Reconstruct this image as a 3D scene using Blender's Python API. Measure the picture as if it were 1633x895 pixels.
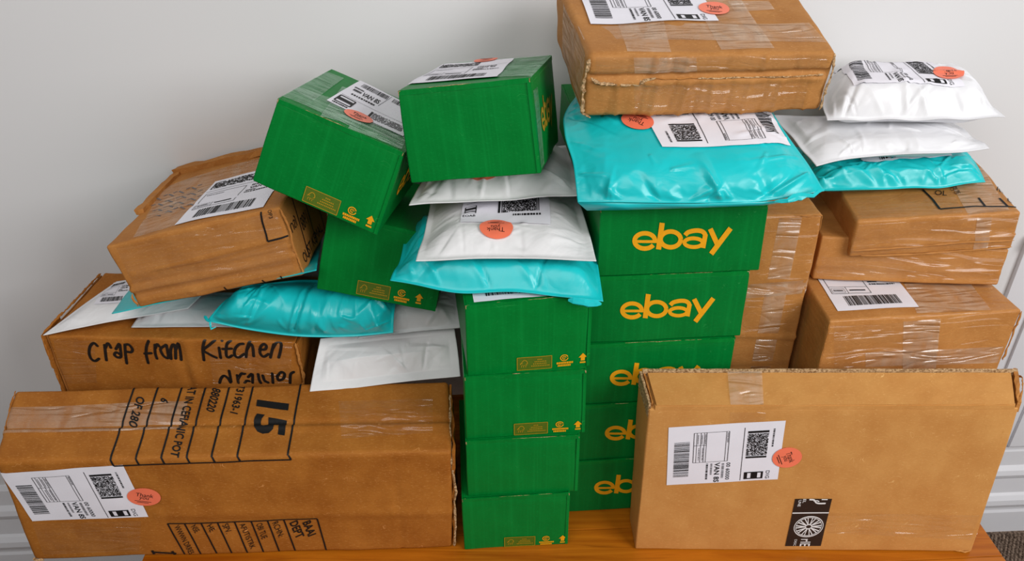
import bpy, bmesh, math, random
import numpy as np

# ------------------------------------------------------------------ camera, light, exposure
for o in list(bpy.data.objects):
    bpy.data.objects.remove(o, do_unlink=True)
SC = bpy.context.scene
COL = SC.collection
TZ = 0.62                      # height of the table top
CH = 1.24                      # camera height over the table top
FPX = 1300.0                   # focal length in pixels of the 1633 px wide frame
TH = math.radians(32.0)        # camera pitch
CT, ST = math.cos(TH), math.sin(TH)

cam_d = bpy.data.cameras.new('camera')
cam_d.sensor_width = 36.0
cam_d.lens = FPX / 1633.0 * 36.0
cam_d.clip_start = 0.05
cam = bpy.data.objects.new('camera', cam_d)
cam.location = (0, 0, TZ + CH)
cam.rotation_euler = (math.pi / 2 - TH, 0, 0)
COL.objects.link(cam)
SC.camera = cam

SC.view_settings.view_transform = 'Standard'
SC.view_settings.look = 'None'
SC.view_settings.gamma = 1.0
SC.view_settings.use_curve_mapping = False
SC.view_settings.exposure = 0.0

world = bpy.data.worlds.new('world')
SC.world = world
world.use_nodes = True
bg = world.node_tree.nodes['Background']
bg.inputs['Color'].default_value = (0.93, 0.96, 1.0, 1)
bg.inputs['Strength'].default_value = 0.16


def area_light(name, loc, target, size, size_y, power, color):
    d = bpy.data.lights.new(name, 'AREA')
    d.shape = 'RECTANGLE'
    d.size, d.size_y = size, size_y
    d.energy = power
    d.color = color
    o = bpy.data.objects.new(name, d)
    v = np.array(target, float) - np.array(loc, float)
    from mathutils import Vector
    o.rotation_euler = Vector(v).to_track_quat('-Z', 'Y').to_euler()
    o.location = loc
    COL.objects.link(o)
    return o


area_light('window_daylight', (2.15, -0.75, 2.5), (0.2, 1.3, 0.95), 1.7, 1.5, 72, (1.0, 0.99, 0.985))
area_light('ceiling_bounce', (-0.6, -0.9, 3.2), (-0.1, 1.3, 0.9), 2.4, 1.6, 41, (1.0, 0.975, 0.94))

# ------------------------------------------------------------------ colours and materials


def lin(r, g, b):
    def f(c):
        c /= 255.0
        return c / 12.92 if c <= 0.04045 else ((c + 0.055) / 1.055) ** 2.4
    return (f(r), f(g), f(b), 1.0)


def nd(nt, t, **kw):
    n = nt.nodes.new(t)
    for k, v in kw.items():
        setattr(n, k, v)
    return n


def base_mat(name, col, rough=0.6, spec=0.5):
    m = bpy.data.materials.new(name)
    m.use_nodes = True
    b = m.node_tree.nodes['Principled BSDF']
    b.inputs['Base Color'].default_value = col
    b.inputs['Roughness'].default_value = rough
    b.inputs['Specular IOR Level'].default_value = spec
    return m, m.node_tree, b


def mixcol(nt, fac, a, b):
    mx = nd(nt, 'ShaderNodeMix', data_type='RGBA')
    for sock, v in ((mx.inputs[0], fac), (mx.inputs[6], a), (mx.inputs[7], b)):
        if hasattr(v, 'links') or hasattr(v, 'node'):
            nt.links.new(v, sock)
        else:
            sock.default_value = v
    return mx.outputs[2]


def ramp(nt, src, p0, p1):
    r = nd(nt, 'ShaderNodeMapRange')
    nt.links.new(src, r.inputs[0])
    r.inputs[1].default_value = p0
    r.inputs[2].default_value = p1
    return r.outputs[0]


def noise(nt, vec, scale, detail=3, rough=0.55, dist=0.0):
    n = nd(nt, 'ShaderNodeTexNoise')
    n.inputs['Scale'].default_value = scale
    n.inputs['Detail'].default_value = detail
    n.inputs['Roughness'].default_value = rough
    n.inputs['Distortion'].default_value = dist
    if vec is not None:
        nt.links.new(vec, n.inputs['Vector'])
    return n.outputs['Fac']


def scaled(nt, src, s):
    mp = nd(nt, 'ShaderNodeMapping')
    mp.inputs['Scale'].default_value = s
    nt.links.new(src, mp.inputs['Vector'])
    return mp.outputs[0]


def bump(nt, b, h, strength, dist, prev=None, coat=False):
    bp = nd(nt, 'ShaderNodeBump')
    bp.inputs['Strength'].default_value = strength
    bp.inputs['Distance'].default_value = dist
    nt.links.new(h, bp.inputs['Height'])
    if prev is not None:
        nt.links.new(prev, bp.inputs['Normal'])
    nt.links.new(bp.outputs[0], b.inputs['Coat Normal' if coat else 'Normal'])
    return bp.outputs[0]


def ridged(nt, uv, sc, detail=3, dist=1.0):
    """sharp creases: 1 - |noise|"""
    n = noise(nt, scaled(nt, uv, sc), 1.0, detail, 0.5, dist)
    a = nd(nt, 'ShaderNodeMath', operation='SUBTRACT')
    nt.links.new(n, a.inputs[0])
    a.inputs[1].default_value = 0.5
    b = nd(nt, 'ShaderNodeMath', operation='ABSOLUTE')
    nt.links.new(a.outputs[0], b.inputs[0])
    return b.outputs[0]


def cardboard(name, col, dark, light, flute=(190, 0), rough=0.62, flute_bump=0.25, coat=0.0, crumple=0.3, streak=0.0, scratch=0.5):
    """paper-faced corrugated board; UVs are metres on each face"""
    m, nt, b = base_mat(name, col, rough, 0.12)
    uv = nd(nt, 'ShaderNodeUVMap').outputs[0]
    fib = noise(nt, scaled(nt, uv, (150, 420, 1)), 1.0, 4, 0.65)
    fib2 = noise(nt, scaled(nt, uv, (260, 90, 1)), 1.0, 2, 0.6)
    blot = noise(nt, scaled(nt, uv, (14, 11, 1)), 1.0, 4, 0.6)
    c1 = mixcol(nt, ramp(nt, blot, 0.3, 0.72), dark, col)
    c2 = mixcol(nt, ramp(nt, fib, 0.56, 0.8), c1, light)
    c3 = mixcol(nt, ramp(nt, fib2, 0.62, 0.85), c2, dark)
    if streak:
        sv = noise(nt, scaled(nt, uv, (95, 2.2, 1)), 1.0, 3, 0.6)
        c3 = mixcol(nt, ramp(nt, sv, 0.42 + (1 - streak) * 0.1, 1.0), c3, light)
        sv2 = noise(nt, scaled(nt, uv, (70, 1.6, 1)), 1.0, 3, 0.6)
        c3 = mixcol(nt, ramp(nt, sv2, 0.55, 1.0), c3, dark)
    # fine scratches and scuffs in the printed or papered face
    l1 = ramp(nt, ridged(nt, uv, (16, 21, 1), 2, 2.2), 0.006, 0.001)
    msk = ramp(nt, noise(nt, scaled(nt, uv, (26, 23, 1)), 1.0, 2), 0.58, 0.66)
    mm = nd(nt, 'ShaderNodeMath', operation='MULTIPLY')
    nt.links.new(l1, mm.inputs[0])
    nt.links.new(msk, mm.inputs[1])
    m3 = nd(nt, 'ShaderNodeMath', operation='MULTIPLY')
    nt.links.new(mm.outputs[0], m3.inputs[0])
    m3.inputs[1].default_value = scratch
    pale = tuple(min(1.0, c * 1.5 + 0.06) for c in light[:3]) + (1,)
    c3 = mixcol(nt, m3.outputs[0], c3, pale)
    nt.links.new(c3, b.inputs['Base Color'])
    sx = nd(nt, 'ShaderNodeSeparateXYZ')
    nt.links.new(uv, sx.inputs[0])
    mul = nd(nt, 'ShaderNodeMath', operation='MULTIPLY')
    nt.links.new(sx.outputs[0 if flute[0] else 1], mul.inputs[0])
    mul.inputs[1].default_value = (flute[0] or flute[1]) * 2 * math.pi
    sn = nd(nt, 'ShaderNodeMath', operation='SINE')
    nt.links.new(mul.outputs[0], sn.inputs[0])
    fm = nd(nt, 'ShaderNodeMath', operation='MULTIPLY')
    nt.links.new(sn.outputs[0], fm.inputs[0])
    nt.links.new(ramp(nt, noise(nt, scaled(nt, uv, (9, 9, 1)), 1.0, 2), 0.4, 0.7), fm.inputs[1])
    p = bump(nt, b, fm.outputs[0], flute_bump * 0.35, 0.0004)
    cr = ridged(nt, uv, (22, 30, 1), 3, 1.2)
    p = bump(nt, b, cr, crumple, 0.004, p)
    cr2 = ridged(nt, uv, (75, 95, 1), 3, 1.0)
    p = bump(nt, b, cr2, crumple * 0.8, 0.0012, p)
    p = bump(nt, b, fib, 0.12, 0.001, p)
    if coat:
        b.inputs['Coat Weight'].default_value = coat
        b.inputs['Coat Roughness'].default_value = 0.12
        w = ridged(nt, uv, (5, 24, 1), 1, 1.1)
        bump(nt, b, w, 1.0, 0.03, None, True)
    return m


M = {}
M['kraft'] = cardboard('kraft_board', lin(186, 127, 66), lin(166, 106, 50), lin(208, 152, 92), (0, 160))
M['kraft_orange'] = cardboard('kraft_board_warm', lin(176, 112, 45), lin(150, 88, 30), lin(204, 144, 80), (0, 150))
M['kraft_pale'] = cardboard('kraft_board_pale', lin(205, 149, 84), lin(190, 131, 69), lin(220, 168, 104), (160, 0), crumple=0.12, flute_bump=0.12)
M['kraft_film'] = cardboard('kraft_board_filmed', lin(192, 134, 74), lin(172, 113, 56), lin(212, 158, 98), (0, 120), rough=0.5, coat=0.22, crumple=0.4)
M['kraft_vert'] = cardboard('kraft_board_vertical_flute', lin(186, 131, 74), lin(164, 109, 56), lin(208, 156, 98), (70, 0), flute_bump=0.5, crumple=0.5)
M['green'] = cardboard('green_printed_board', lin(2, 124, 48), lin(1, 112, 41), lin(9, 138, 58), (165, 0), rough=0.4, flute_bump=0.4, crumple=0.16, streak=0.3, scratch=0.5)
M['green_dark'] = cardboard('green_board_long_side', lin(2, 118, 48), lin(1, 105, 40), lin(8, 132, 56), (140, 0), rough=0.42, flute_bump=0.4, crumple=0.16, streak=0.3, scratch=0.5)


def raw_board():
    m, nt, b = base_mat('raw_board_edge', lin(190, 152, 108), 0.85, 0.2)
    tc = nd(nt, 'ShaderNodeTexCoord').outputs['Object']
    n = noise(nt, tc, 260, 3, 0.6)
    nt.links.new(mixcol(nt, ramp(nt, n, 0.35, 0.65), lin(120, 86, 52), lin(206, 172, 130)), b.inputs['Base Color'])
    bump(nt, b, n, 0.6, 0.002)
    return m


M['raw'] = raw_board()


def plain(name, rgb, rough=0.5, spec=0.5, nscale=None, amt=0.06, bstr=0.0, bdist=0.001):
    m, nt, b = base_mat(name, lin(*rgb), rough, spec)
    if nscale:
        tc = nd(nt, 'ShaderNodeTexCoord').outputs['Object']
        n = noise(nt, tc, nscale, 4, 0.55)
        d = tuple(c * (1 - amt * 2) for c in lin(*rgb)[:3]) + (1,)
        nt.links.new(mixcol(nt, ramp(nt, n, 0.3, 0.7), d, lin(*rgb)), b.inputs['Base Color'])
        if bstr:
            bump(nt, b, n, bstr, bdist)
    return m


M['paper'] = plain('label_paper', (234, 232, 240), 0.55, 0.35, 40, 0.015)
M['ink'] = plain('black_ink', (22, 21, 22), 0.6, 0.3, 300, 0.1)
M['grey_ink'] = plain('grey_ink', (112, 110, 114), 0.6, 0.3, 300, 0.05)
M['marker'] = plain('marker_ink', (34, 29, 26), 0.45, 0.4, 120, 0.25)
M['coral'] = plain('coral_sticker', (248, 124, 92), 0.4, 0.5, 60, 0.02)
M['yellow'] = plain('yellow_ink', (238, 164, 18), 0.45, 0.4, 200, 0.05)
M['olive'] = plain('olive_ink', (84, 108, 20), 0.5, 0.4, 300, 0.08)
M['gold'] = plain('gold_ink', (176, 140, 26), 0.5, 0.4, 300, 0.06)
M['black_vinyl'] = plain('black_sticker', (26, 22, 20), 0.35, 0.5, 60, 0.08)
M['white_ink'] = plain('white_ink', (228, 228, 228), 0.5, 0.4, 200, 0.02)


def poly(name, rgb, rough, scale, bstr, bdist, sss=0.0, coat=0.0):
    m, nt, b = base_mat(name, lin(*rgb), rough, 0.5)
    uv = nd(nt, 'ShaderNodeUVMap').outputs[0]
    n = ridged(nt, uv, (scale, scale * 1.2, 1), 3, 1.2)
    n2 = ridged(nt, uv, (scale * 3.3, scale * 3.0, 1), 3, 0.9)
    p = bump(nt, b, n, bstr, bdist)
    bump(nt, b, n2, bstr * 0.5, bdist * 0.3, p)
    d = tuple(c * 0.94 for c in lin(*rgb)[:3]) + (1,)
    nt.links.new(mixcol(nt, ramp(nt, noise(nt, uv, 12, 2), 0.35, 0.65), d, lin(*rgb)), b.inputs['Base Color'])
    b.inputs['Coat Weight'].default_value = coat
    b.inputs['Coat Roughness'].default_value = 0.25
    return m


M['teal'] = poly('teal_polythene', (22, 196, 200), 0.32, 8, 0.3, 0.010)
M['white_poly'] = poly('white_polythene', (234, 234, 237), 0.38, 8, 0.35, 0.010)
M['white_bubble'] = poly('white_bubble_paper', (232, 231, 232), 0.5, 12, 0.35, 0.008)
M['grey_bubble'] = poly('grey_white_paper', (212, 212, 214), 0.55, 15, 0.45, 0.008)


def tape_mat(name, tint, fac, rough=0.14, gloss=0.16):
    """clear film: mostly see-through, a little milky, with a wrinkled glossy skin"""
    m = bpy.data.materials.new(name)
    m.use_nodes = True
    nt = m.node_tree
    nt.nodes.remove(nt.nodes['Principled BSDF'])
    out = nt.nodes['Material Output']
    uv = nd(nt, 'ShaderNodeUVMap').outputs[0]
    h = ridged(nt, uv, (7, 34, 1), 1, 1.2)
    bp = nd(nt, 'ShaderNodeBump')
    bp.inputs['Strength'].default_value = 1.0
    bp.inputs['Distance'].default_value = 0.022
    nt.links.new(h, bp.inputs['Height'])
    tr = nd(nt, 'ShaderNodeBsdfTransparent')
    df = nd(nt, 'ShaderNodeBsdfDiffuse')
    df.inputs['Color'].default_value = tint
    nt.links.new(bp.outputs[0], df.inputs['Normal'])
    gl = nd(nt, 'ShaderNodeBsdfGlossy')
    gl.inputs['Roughness'].default_value = rough
    nt.links.new(bp.outputs[0], gl.inputs['Normal'])
    mr = nd(nt, 'ShaderNodeMapRange')
    nt.links.new(noise(nt, scaled(nt, uv, (30, 12, 1)), 1.0, 3, 0.6, 1.0), mr.inputs[0])
    mr.inputs[1].default_value = 0.35
    mr.inputs[2].default_value = 0.68
    mr.inputs[3].default_value = fac * 0.5
    mr.inputs[4].default_value = fac * 1.5
    m1 = nd(nt, 'ShaderNodeMixShader')
    nt.links.new(mr.outputs[0], m1.inputs[0])
    nt.links.new(tr.outputs[0], m1.inputs[1])
    nt.links.new(df.outputs[0], m1.inputs[2])
    m2 = nd(nt, 'ShaderNodeMixShader')
    m2.inputs[0].default_value = gloss
    nt.links.new(m1.outputs[0], m2.inputs[1])
    nt.links.new(gl.outputs[0], m2.inputs[2])
    nt.links.new(m2.outputs[0], out.inputs['Surface'])
    return m


M['tape'] = tape_mat('clear_parcel_tape', lin(232, 208, 182), 0.22, 0.16, 0.055)
M['tape_green'] = tape_mat('clear_tape_on_green', lin(176, 222, 190), 0.2)
M['film'] = tape_mat('clear_stretch_film', lin(216, 180, 140), 0.04, 0.14, 0.035)


def wall_mat():
    m, nt, b = base_mat('painted_plaster', lin(222, 221, 221), 0.75, 0.25)
    tc = nd(nt, 'ShaderNodeTexCoord').outputs['Object']
    n = noise(nt, tc, 900, 2, 0.5)
    n2 = noise(nt, tc, 1.3, 2, 0.5)
    nt.links.new(mixcol(nt, n2, lin(218, 217, 217), lin(225, 224, 225)), b.inputs['Base Color'])
    bump(nt, b, n, 0.05, 0.0006)
    return m


M['wall'] = wall_mat()
M['gloss_white'] = plain('gloss_white_paint', (226, 226, 230), 0.35, 0.5, 8, 0.02)


def pine():
    m, nt, b = base_mat('varnished_pine', lin(190, 110, 26), 0.35, 0.25)
    tc = nd(nt, 'ShaderNodeTexCoord').outputs['Object']
    g = noise(nt, scaled(nt, tc, (2.2, 34, 34)), 1.0, 5, 0.6, 0.9)
    g2 = noise(nt, scaled(nt, tc, (5, 160, 160)), 1.0, 3, 0.6, 0.4)
    k = nd(nt, 'ShaderNodeTexVoronoi')
    nt.links.new(scaled(nt, tc, (3.1, 9, 9)), k.inputs['Vector'])
    k.inputs['Scale'].default_value = 1.0
    c = mixcol(nt, ramp(nt, g, 0.38, 0.66), lin(184, 106, 20), lin(150, 76, 8))
    c = mixcol(nt, ramp(nt, g2, 0.6, 0.78), c, lin(122, 58, 6))
    kk = ramp(nt, k.outputs['Distance'], 0.11, 0.03)
    c = mixcol(nt, kk, c, lin(98, 50, 18))
    nt.links.new(c, b.inputs['Base Color'])
    bump(nt, b, g2, 0.12, 0.0008)
    b.inputs['Coat Weight'].default_value = 0.12
    b.inputs['Coat Roughness'].default_value = 0.2
    return m


M['pine'] = pine()


def carpet():
    m, nt, b = base_mat('brown_loop_carpet', lin(112, 94, 82), 0.95, 0.1)
    tc = nd(nt, 'ShaderNodeTexCoord').outputs['Object']
    n = noise(nt, tc, 130, 3, 0.7)
    nt.links.new(mixcol(nt, ramp(nt, n, 0.35, 0.68), lin(70, 56, 47), lin(150, 130, 114)), b.inputs['Base Color'])
    bump(nt, b, n, 0.6, 0.004)
    return m


M['carpet'] = carpet()

# ------------------------------------------------------------------ object helpers
ORG = {}


def tag(o, label=None, cat=None, group=None, kind=None):
    if label:
        o['label'] = label
    if cat:
        o['category'] = cat
    if group:
        o['group'] = group
    if kind:
        o['kind'] = kind
    return o


def thing(name, loc, label, cat, group=None):
    """an Empty at the thing's base that parents its parts"""
    o = bpy.data.objects.new(name, None)
    o.empty_display_size = 0.03
    o.location = loc
    COL.objects.link(o)
    ORG[o.name] = np.array(loc, float)
    return tag(o, label, cat, group)


def mesh_obj(name, verts, faces, mat, parent=None, uvs=None, smooth=True, loc=None):
    """verts in world space; they are stored relative to the thing they belong to"""
    V = np.asarray(verts, float).reshape(-1, 3)
    if parent is not None:
        org = ORG[parent.name]
    elif loc is not None:
        org = np.array(loc, float)
    else:
        org = np.zeros(3)
    me = bpy.data.meshes.new(name)
    me.from_pydata([tuple(v) for v in (V - org)], [], [tuple(int(i) for i in f) for f in faces])
    if uvs is not None:
        ul = me.uv_layers.new(name='UVMap')
        U = np.asarray(uvs, float)
        if len(U) == len(V):
            idx = np.zeros(len(me.loops), dtype=np.int32)
            me.loops.foreach_get('vertex_index', idx)
            U = U[idx]
        ul.data.foreach_set('uv', U.astype(np.float32).ravel())
    if smooth:
        me.polygons.foreach_set('use_smooth', [True] * len(me.polygons))
    me.materials.append(M[mat] if isinstance(mat, str) else mat)
    me.update()
    o = bpy.data.objects.new(name, me)
    COL.objects.link(o)
    if parent is not None:
        o.parent = parent
    elif loc is not None:
        o.location = loc
    ORG[o.name] = org
    return o


def wave(P, freq, seed, n=7):
    """smooth pseudo-noise in [-1, 1], P is (..., k)"""
    rng = np.random.RandomState(seed)
    P = np.asarray(P, float)
    r = np.zeros(P.shape[:-1])
    for _ in range(n):
        k = rng.normal(size=P.shape[-1])
        k *= freq * rng.uniform(0.5, 1.5) / np.linalg.norm(k)
        r = r + np.sin(P @ k * 2 * math.pi + rng.uniform(0, 6.28))
    return r / n * 1.6


CAM = np.array([0, 0, TZ + CH])


def ray(px, py):
    x, u = (px - 816.5) / FPX, (447.5 - py) / FPX
    return np.array([x, CT + u * ST, -ST + u * CT])


def at_y(px, py, Y):
    d = ray(px, py)
    return CAM + d * (Y / d[1])


def at_z(px, py, z):
    """point over the table at height z (metres above the table top)"""
    d = ray(px, py)
    return CAM + d * ((TZ + z - CAM[2]) / d[2])


def to_px(P):
    P = np.atleast_2d(P)
    y, z = P[:, 1], P[:, 2] - CAM[2]
    Z = y * CT - z * ST
    return np.stack([816.5 + FPX * P[:, 0] / Z, 447.5 - FPX * (y * ST + z * CT) / Z], 1)


class Surf:
    """anything with S(ab) -> points, normals; ab is (n, 2)"""

    def find(self, px, py, a0=None):
        ab = np.array(self.mid if a0 is None else a0, float)
        e = self.eps
        for _ in range(25):
            pts = self.flat(np.array([ab, ab + [e, 0], ab + [0, e]]))
            q = to_px(pts)
            J = np.stack([(q[1] - q[0]) / e, (q[2] - q[0]) / e], 1)
            r = np.array([px, py]) - q[0]
            try:
                d = np.linalg.solve(J, r)
            except np.linalg.LinAlgError:
                break
            lim = self.lim
            L = np.abs(d).max()
            if L > lim:
                d *= lim / L
            ab = ab + d
            if L < 1e-7:
                break
        return self.clamp(ab)

    def flat(self, ab):
        return self.S(ab)[0]

    def clamp(self, ab):
        return ab

    def quad(self, pts):
        return np.array([self.find(*p) for p in pts])


class Face(Surf):
    def __init__(self, box, face):
        self.box, self.face = box, face
        W, D, H = box.dim
        sz = {'front': (W, H), 'top': (W, D), 'left': (D, H), 'right': (D, H)}[face]
        self.size = sz
        self.mid = (sz[0] / 2, sz[1] / 2)
        self.eps, self.lim = 1e-5, 0.15

    def local(self, ab):
        W, D, H = self.box.dim
        a, b = ab[:, 0], ab[:, 1]
        o = np.zeros_like(a)
        return {'front': np.stack([a, o, b], 1), 'top': np.stack([a, b, o + H], 1),
                'left': np.stack([o, a, b], 1), 'right': np.stack([o + W, a, b], 1)}[self.face]

    def flat(self, ab):
        return self.box.tri(self.local(np.asarray(ab, float)))

    def clamp(self, ab):
        return np.clip(ab, 0.0, np.array(self.size))

    def S(self, ab, off=0.0):
        return self.box.point(self.local(np.atleast_2d(np.asarray(ab, float))), off)


class Box:
    """a hexahedral parcel with rounded, slightly battered faces"""

    def __init__(self, hexa, r=0.004, amp=0.0012, freq=7.0, seed=1, creases=()):
        C = np.array(hexa, float) + [0, 0, TZ]
        self.C = C
        n = np.linalg.norm
        self.dim = np.array([(n(C[0] - C[1]) + n(C[4] - C[5])) / 2, (n(C[0] - C[3]) + n(C[5] - C[6])) / 2,
                             (n(C[0] - C[4]) + n(C[1] - C[5])) / 2])
        self.r, self.amp, self.freq, self.seed, self.creases = r, amp, freq, seed, creases

    def tri(self, p):
        u = p / self.dim
        x, y, z = u[:, 0:1], u[:, 1:2], u[:, 2:3]
        C = self.C
        f = (1 - x) * (1 - y) * C[0] + x * (1 - y) * C[1] + x * y * C[2] + (1 - x) * y * C[3]
        t = (1 - x) * (1 - y) * C[4] + x * (1 - y) * C[5] + x * y * C[6] + (1 - x) * y * C[7]
        return f * (1 - z) + t * z

    def point(self, p, off=0.0):
        """p on the surface of the metric box -> world point and normal"""
        p = np.asarray(p, float)
        r = self.r
        q = np.clip(p, r, self.dim - r)
        d = p - q
        L = np.linalg.norm(d, axis=1, keepdims=True)
        nrm = d / np.maximum(L, 1e-9)
        base = q + nrm * r
        h = self.amp * wave(p, self.freq, self.seed) + 0.35 * self.amp * wave(p, self.freq * 3.1, self.seed + 50)
        for (face, a0, b0, a1, b1, dep, wd) in self.creases:
            m = {'front': np.abs(p[:, 1]) < 1e-6, 'top': np.abs(p[:, 2] - self.dim[2]) < 1e-6,
                 'right': np.abs(p[:, 0] - self.dim[0]) < 1e-6, 'left': np.abs(p[:, 0]) < 1e-6}[face]
            ab = {'front': p[:, [0, 2]], 'top': p[:, [0, 1]], 'right': p[:, [1, 2]], 'left': p[:, [1, 2]]}[face]
            A, B = np.array([a0, b0]), np.array([a1, b1])
            v = B - A
            t = np.clip(((ab - A) @ v) / (v @ v), 0, 1)
            ds = np.linalg.norm(ab - (A + t[:, None] * v), axis=1)
            h = h + np.where(m, dep * np.exp(-(ds / wd) ** 2), 0)
        pl = base + nrm * (h[:, None] + off)
        w = self.tri(pl)
        w2 = self.tri(pl + nrm * 1e-4)
        nw = w2 - w
        nw /= np.maximum(np.linalg.norm(nw, axis=1, keepdims=True), 1e-12)
        return w, nw

    def mesh(self, name, mat, parent, step=0.014):
        W, D, H = self.dim
        r = self.r

        def ticks(L):
            n = max(4, int(round((L - 2 * r) / step)))
            return np.concatenate([[0, r * 0.35, r * 0.7], np.linspace(r, L - r, n), [L - r * 0.7, L - r * 0.35, L]])
        tx, ty, tz = ticks(W), ticks(D), ticks(H)
        verts, keys, faces, fuv = [], {}, [], []

        def vid(p):
            k = (round(p[0], 6), round(p[1], 6), round(p[2], 6))
            if k not in keys:
                keys[k] = len(verts)
                verts.append(p)
            return keys[k]
        for (ax, bx, cx, cv, flip) in ((0, 2, 1, 0, 0), (0, 2, 1, D, 1), (0, 1, 2, H, 0), (0, 1, 2, 0, 1), (1, 2, 0, 0, 1), (1, 2, 0, W, 0)):
            ta, tb = (tx, ty, tz)[ax], (tx, ty, tz)[bx]
            g = {}
            for i, a in enumerate(ta):
                for j, b in enumerate(tb):
                    p = [0, 0, 0]
                    p[ax], p[bx], p[cx] = a, b, cv
                    g[i, j] = vid(p)
            for i in range(len(ta) - 1):
                for j in range(len(tb) - 1):
                    f = [(i, j), (i + 1, j), (i + 1, j + 1), (i, j + 1)]
                    if flip:
                        f = f[::-1]
                    faces.append([g[k] for k in f])
                    fuv += [(ta[k[0]], tb[k[1]]) for k in f]
        P, _ = self.point(np.array(verts))
        return mesh_obj(name, P, faces, mat, parent, np.array(fuv))

    def base(self):
        b = self.C[:4].mean(0)
        b[2] = self.C[:, 2].min()
        return b

    def face(self, n):
        return Face(self, n)

    def slab(self, name, lo, hi, mat, parent, jag=0.0, seed=0, n=(1, 1, 1)):
        """a thin board given in the metric space of the box"""
        rng = np.random.RandomState(seed)
        lo, hi = np.array(lo, float), np.array(hi, float)
        ts = [np.linspace(0, 1, k + 1) for k in n]
        verts, keys, faces, uv = [], {}, [], []

        def vid(t):
            k = tuple(np.round(t, 5))
            if k not in keys:
                keys[k] = len(verts)
                p = lo + (hi - lo) * np.array(t)
                if jag:
                    p = p + rng.uniform(-jag, jag, 3)
                verts.append(p)
            return keys[k]
        for (a, b, c, cv, flip) in ((0, 2, 1, 0, 0), (0, 2, 1, 1, 1), (0, 1, 2, 1, 0), (0, 1, 2, 0, 1), (1, 2, 0, 0, 1), (1, 2, 0, 1, 0)):
            for i in range(n[a]):
                for j in range(n[b]):
                    f = []
                    for (di, dj) in ((0, 0), (1, 0), (1, 1), (0, 1)):
                        t = [0, 0, 0]
                        t[a], t[b], t[c] = ts[a][i + di], ts[b][j + dj], cv
                        f.append((vid(t), (lo[a] + (hi - lo)[a] * t[a], lo[b] + (hi - lo)[b] * t[b])))
                    if flip:
                        f = f[::-1]
                    faces.append([q[0] for q in f])
                    uv += [q[1] for q in f]
        return mesh_obj(name, self.tri(np.array(verts)), faces, mat, parent, np.array(uv), smooth=False)

    def ragged(self, name, pts, w, parent, mat='raw', seed=0, step=0.004, amp=0.6):
        """a torn board edge: an irregular ridge along a path in the metric space of the box"""
        P = self.tri(np.array(pts, float))
        return ragged(name, P, w, parent, mat, seed, step, amp)


def ragged(name, P, w, parent, mat='raw', seed=0, step=0.004, amp=0.6):
    """irregular torn strip: wanders slowly, thickness changes in uneven chunks"""
    rng = np.random.RandomState(seed)
    Q = [P[0]]
    for a, b in zip(P[:-1], P[1:]):
        n = max(1, int(np.linalg.norm(b - a) / (step * 1.2)))
        Q += [a + (b - a) * k / n for k in range(1, n + 1)]
    Q = np.array(Q)
    n = len(Q)
    drift = np.cumsum(rng.normal(size=(n, 3)), 0)
    drift -= np.linspace(0, 1, n)[:, None] * drift[-1]
    drift = drift / max(np.abs(drift).max(), 1e-6) * w * 0.5 * amp
    Q = Q + drift + rng.normal(scale=w * 0.10 * amp, size=Q.shape)
    chunk = np.repeat(rng.uniform(0.45, 1.15, n // 3 + 2), 3)[:n]
    verts, faces = [], []
    ns = 6
    for i, q in enumerate(Q):
        t = Q[min(i + 1, n - 1)] - Q[max(i - 1, 0)]
        t /= max(np.linalg.norm(t), 1e-9)
        u = np.cross(t, [0.3, -0.8, 0.5])
        u /= np.linalg.norm(u)
        v = np.cross(t, u)
        for k in range(ns):
            a = k / ns * 2 * math.pi + 0.4
            rr = w * 0.42 * chunk[i] * (1 + amp * rng.uniform(-0.25, 0.25)) * (0.3 if i in (0, n - 1) else 1)
            verts.append(q + rr * (math.cos(a) * u + 0.55 * math.sin(a) * v))
        if i:
            for k in range(ns):
                a0, a1 = (i - 1) * ns + k, (i - 1) * ns + (k + 1) % ns
                faces.append((a0, a1, a1 + ns, a0 + ns))
    faces.append(tuple(range(ns))[::-1])
    faces.append(tuple(range(len(verts) - ns, len(verts))))
    k = len(verts)
    uv = np.array([(0.01 * (i // ns), 0.01 * (i % ns)) for i in range(k)])
    return mesh_obj(name, verts, faces, mat, parent, uv, smooth=False)


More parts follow.
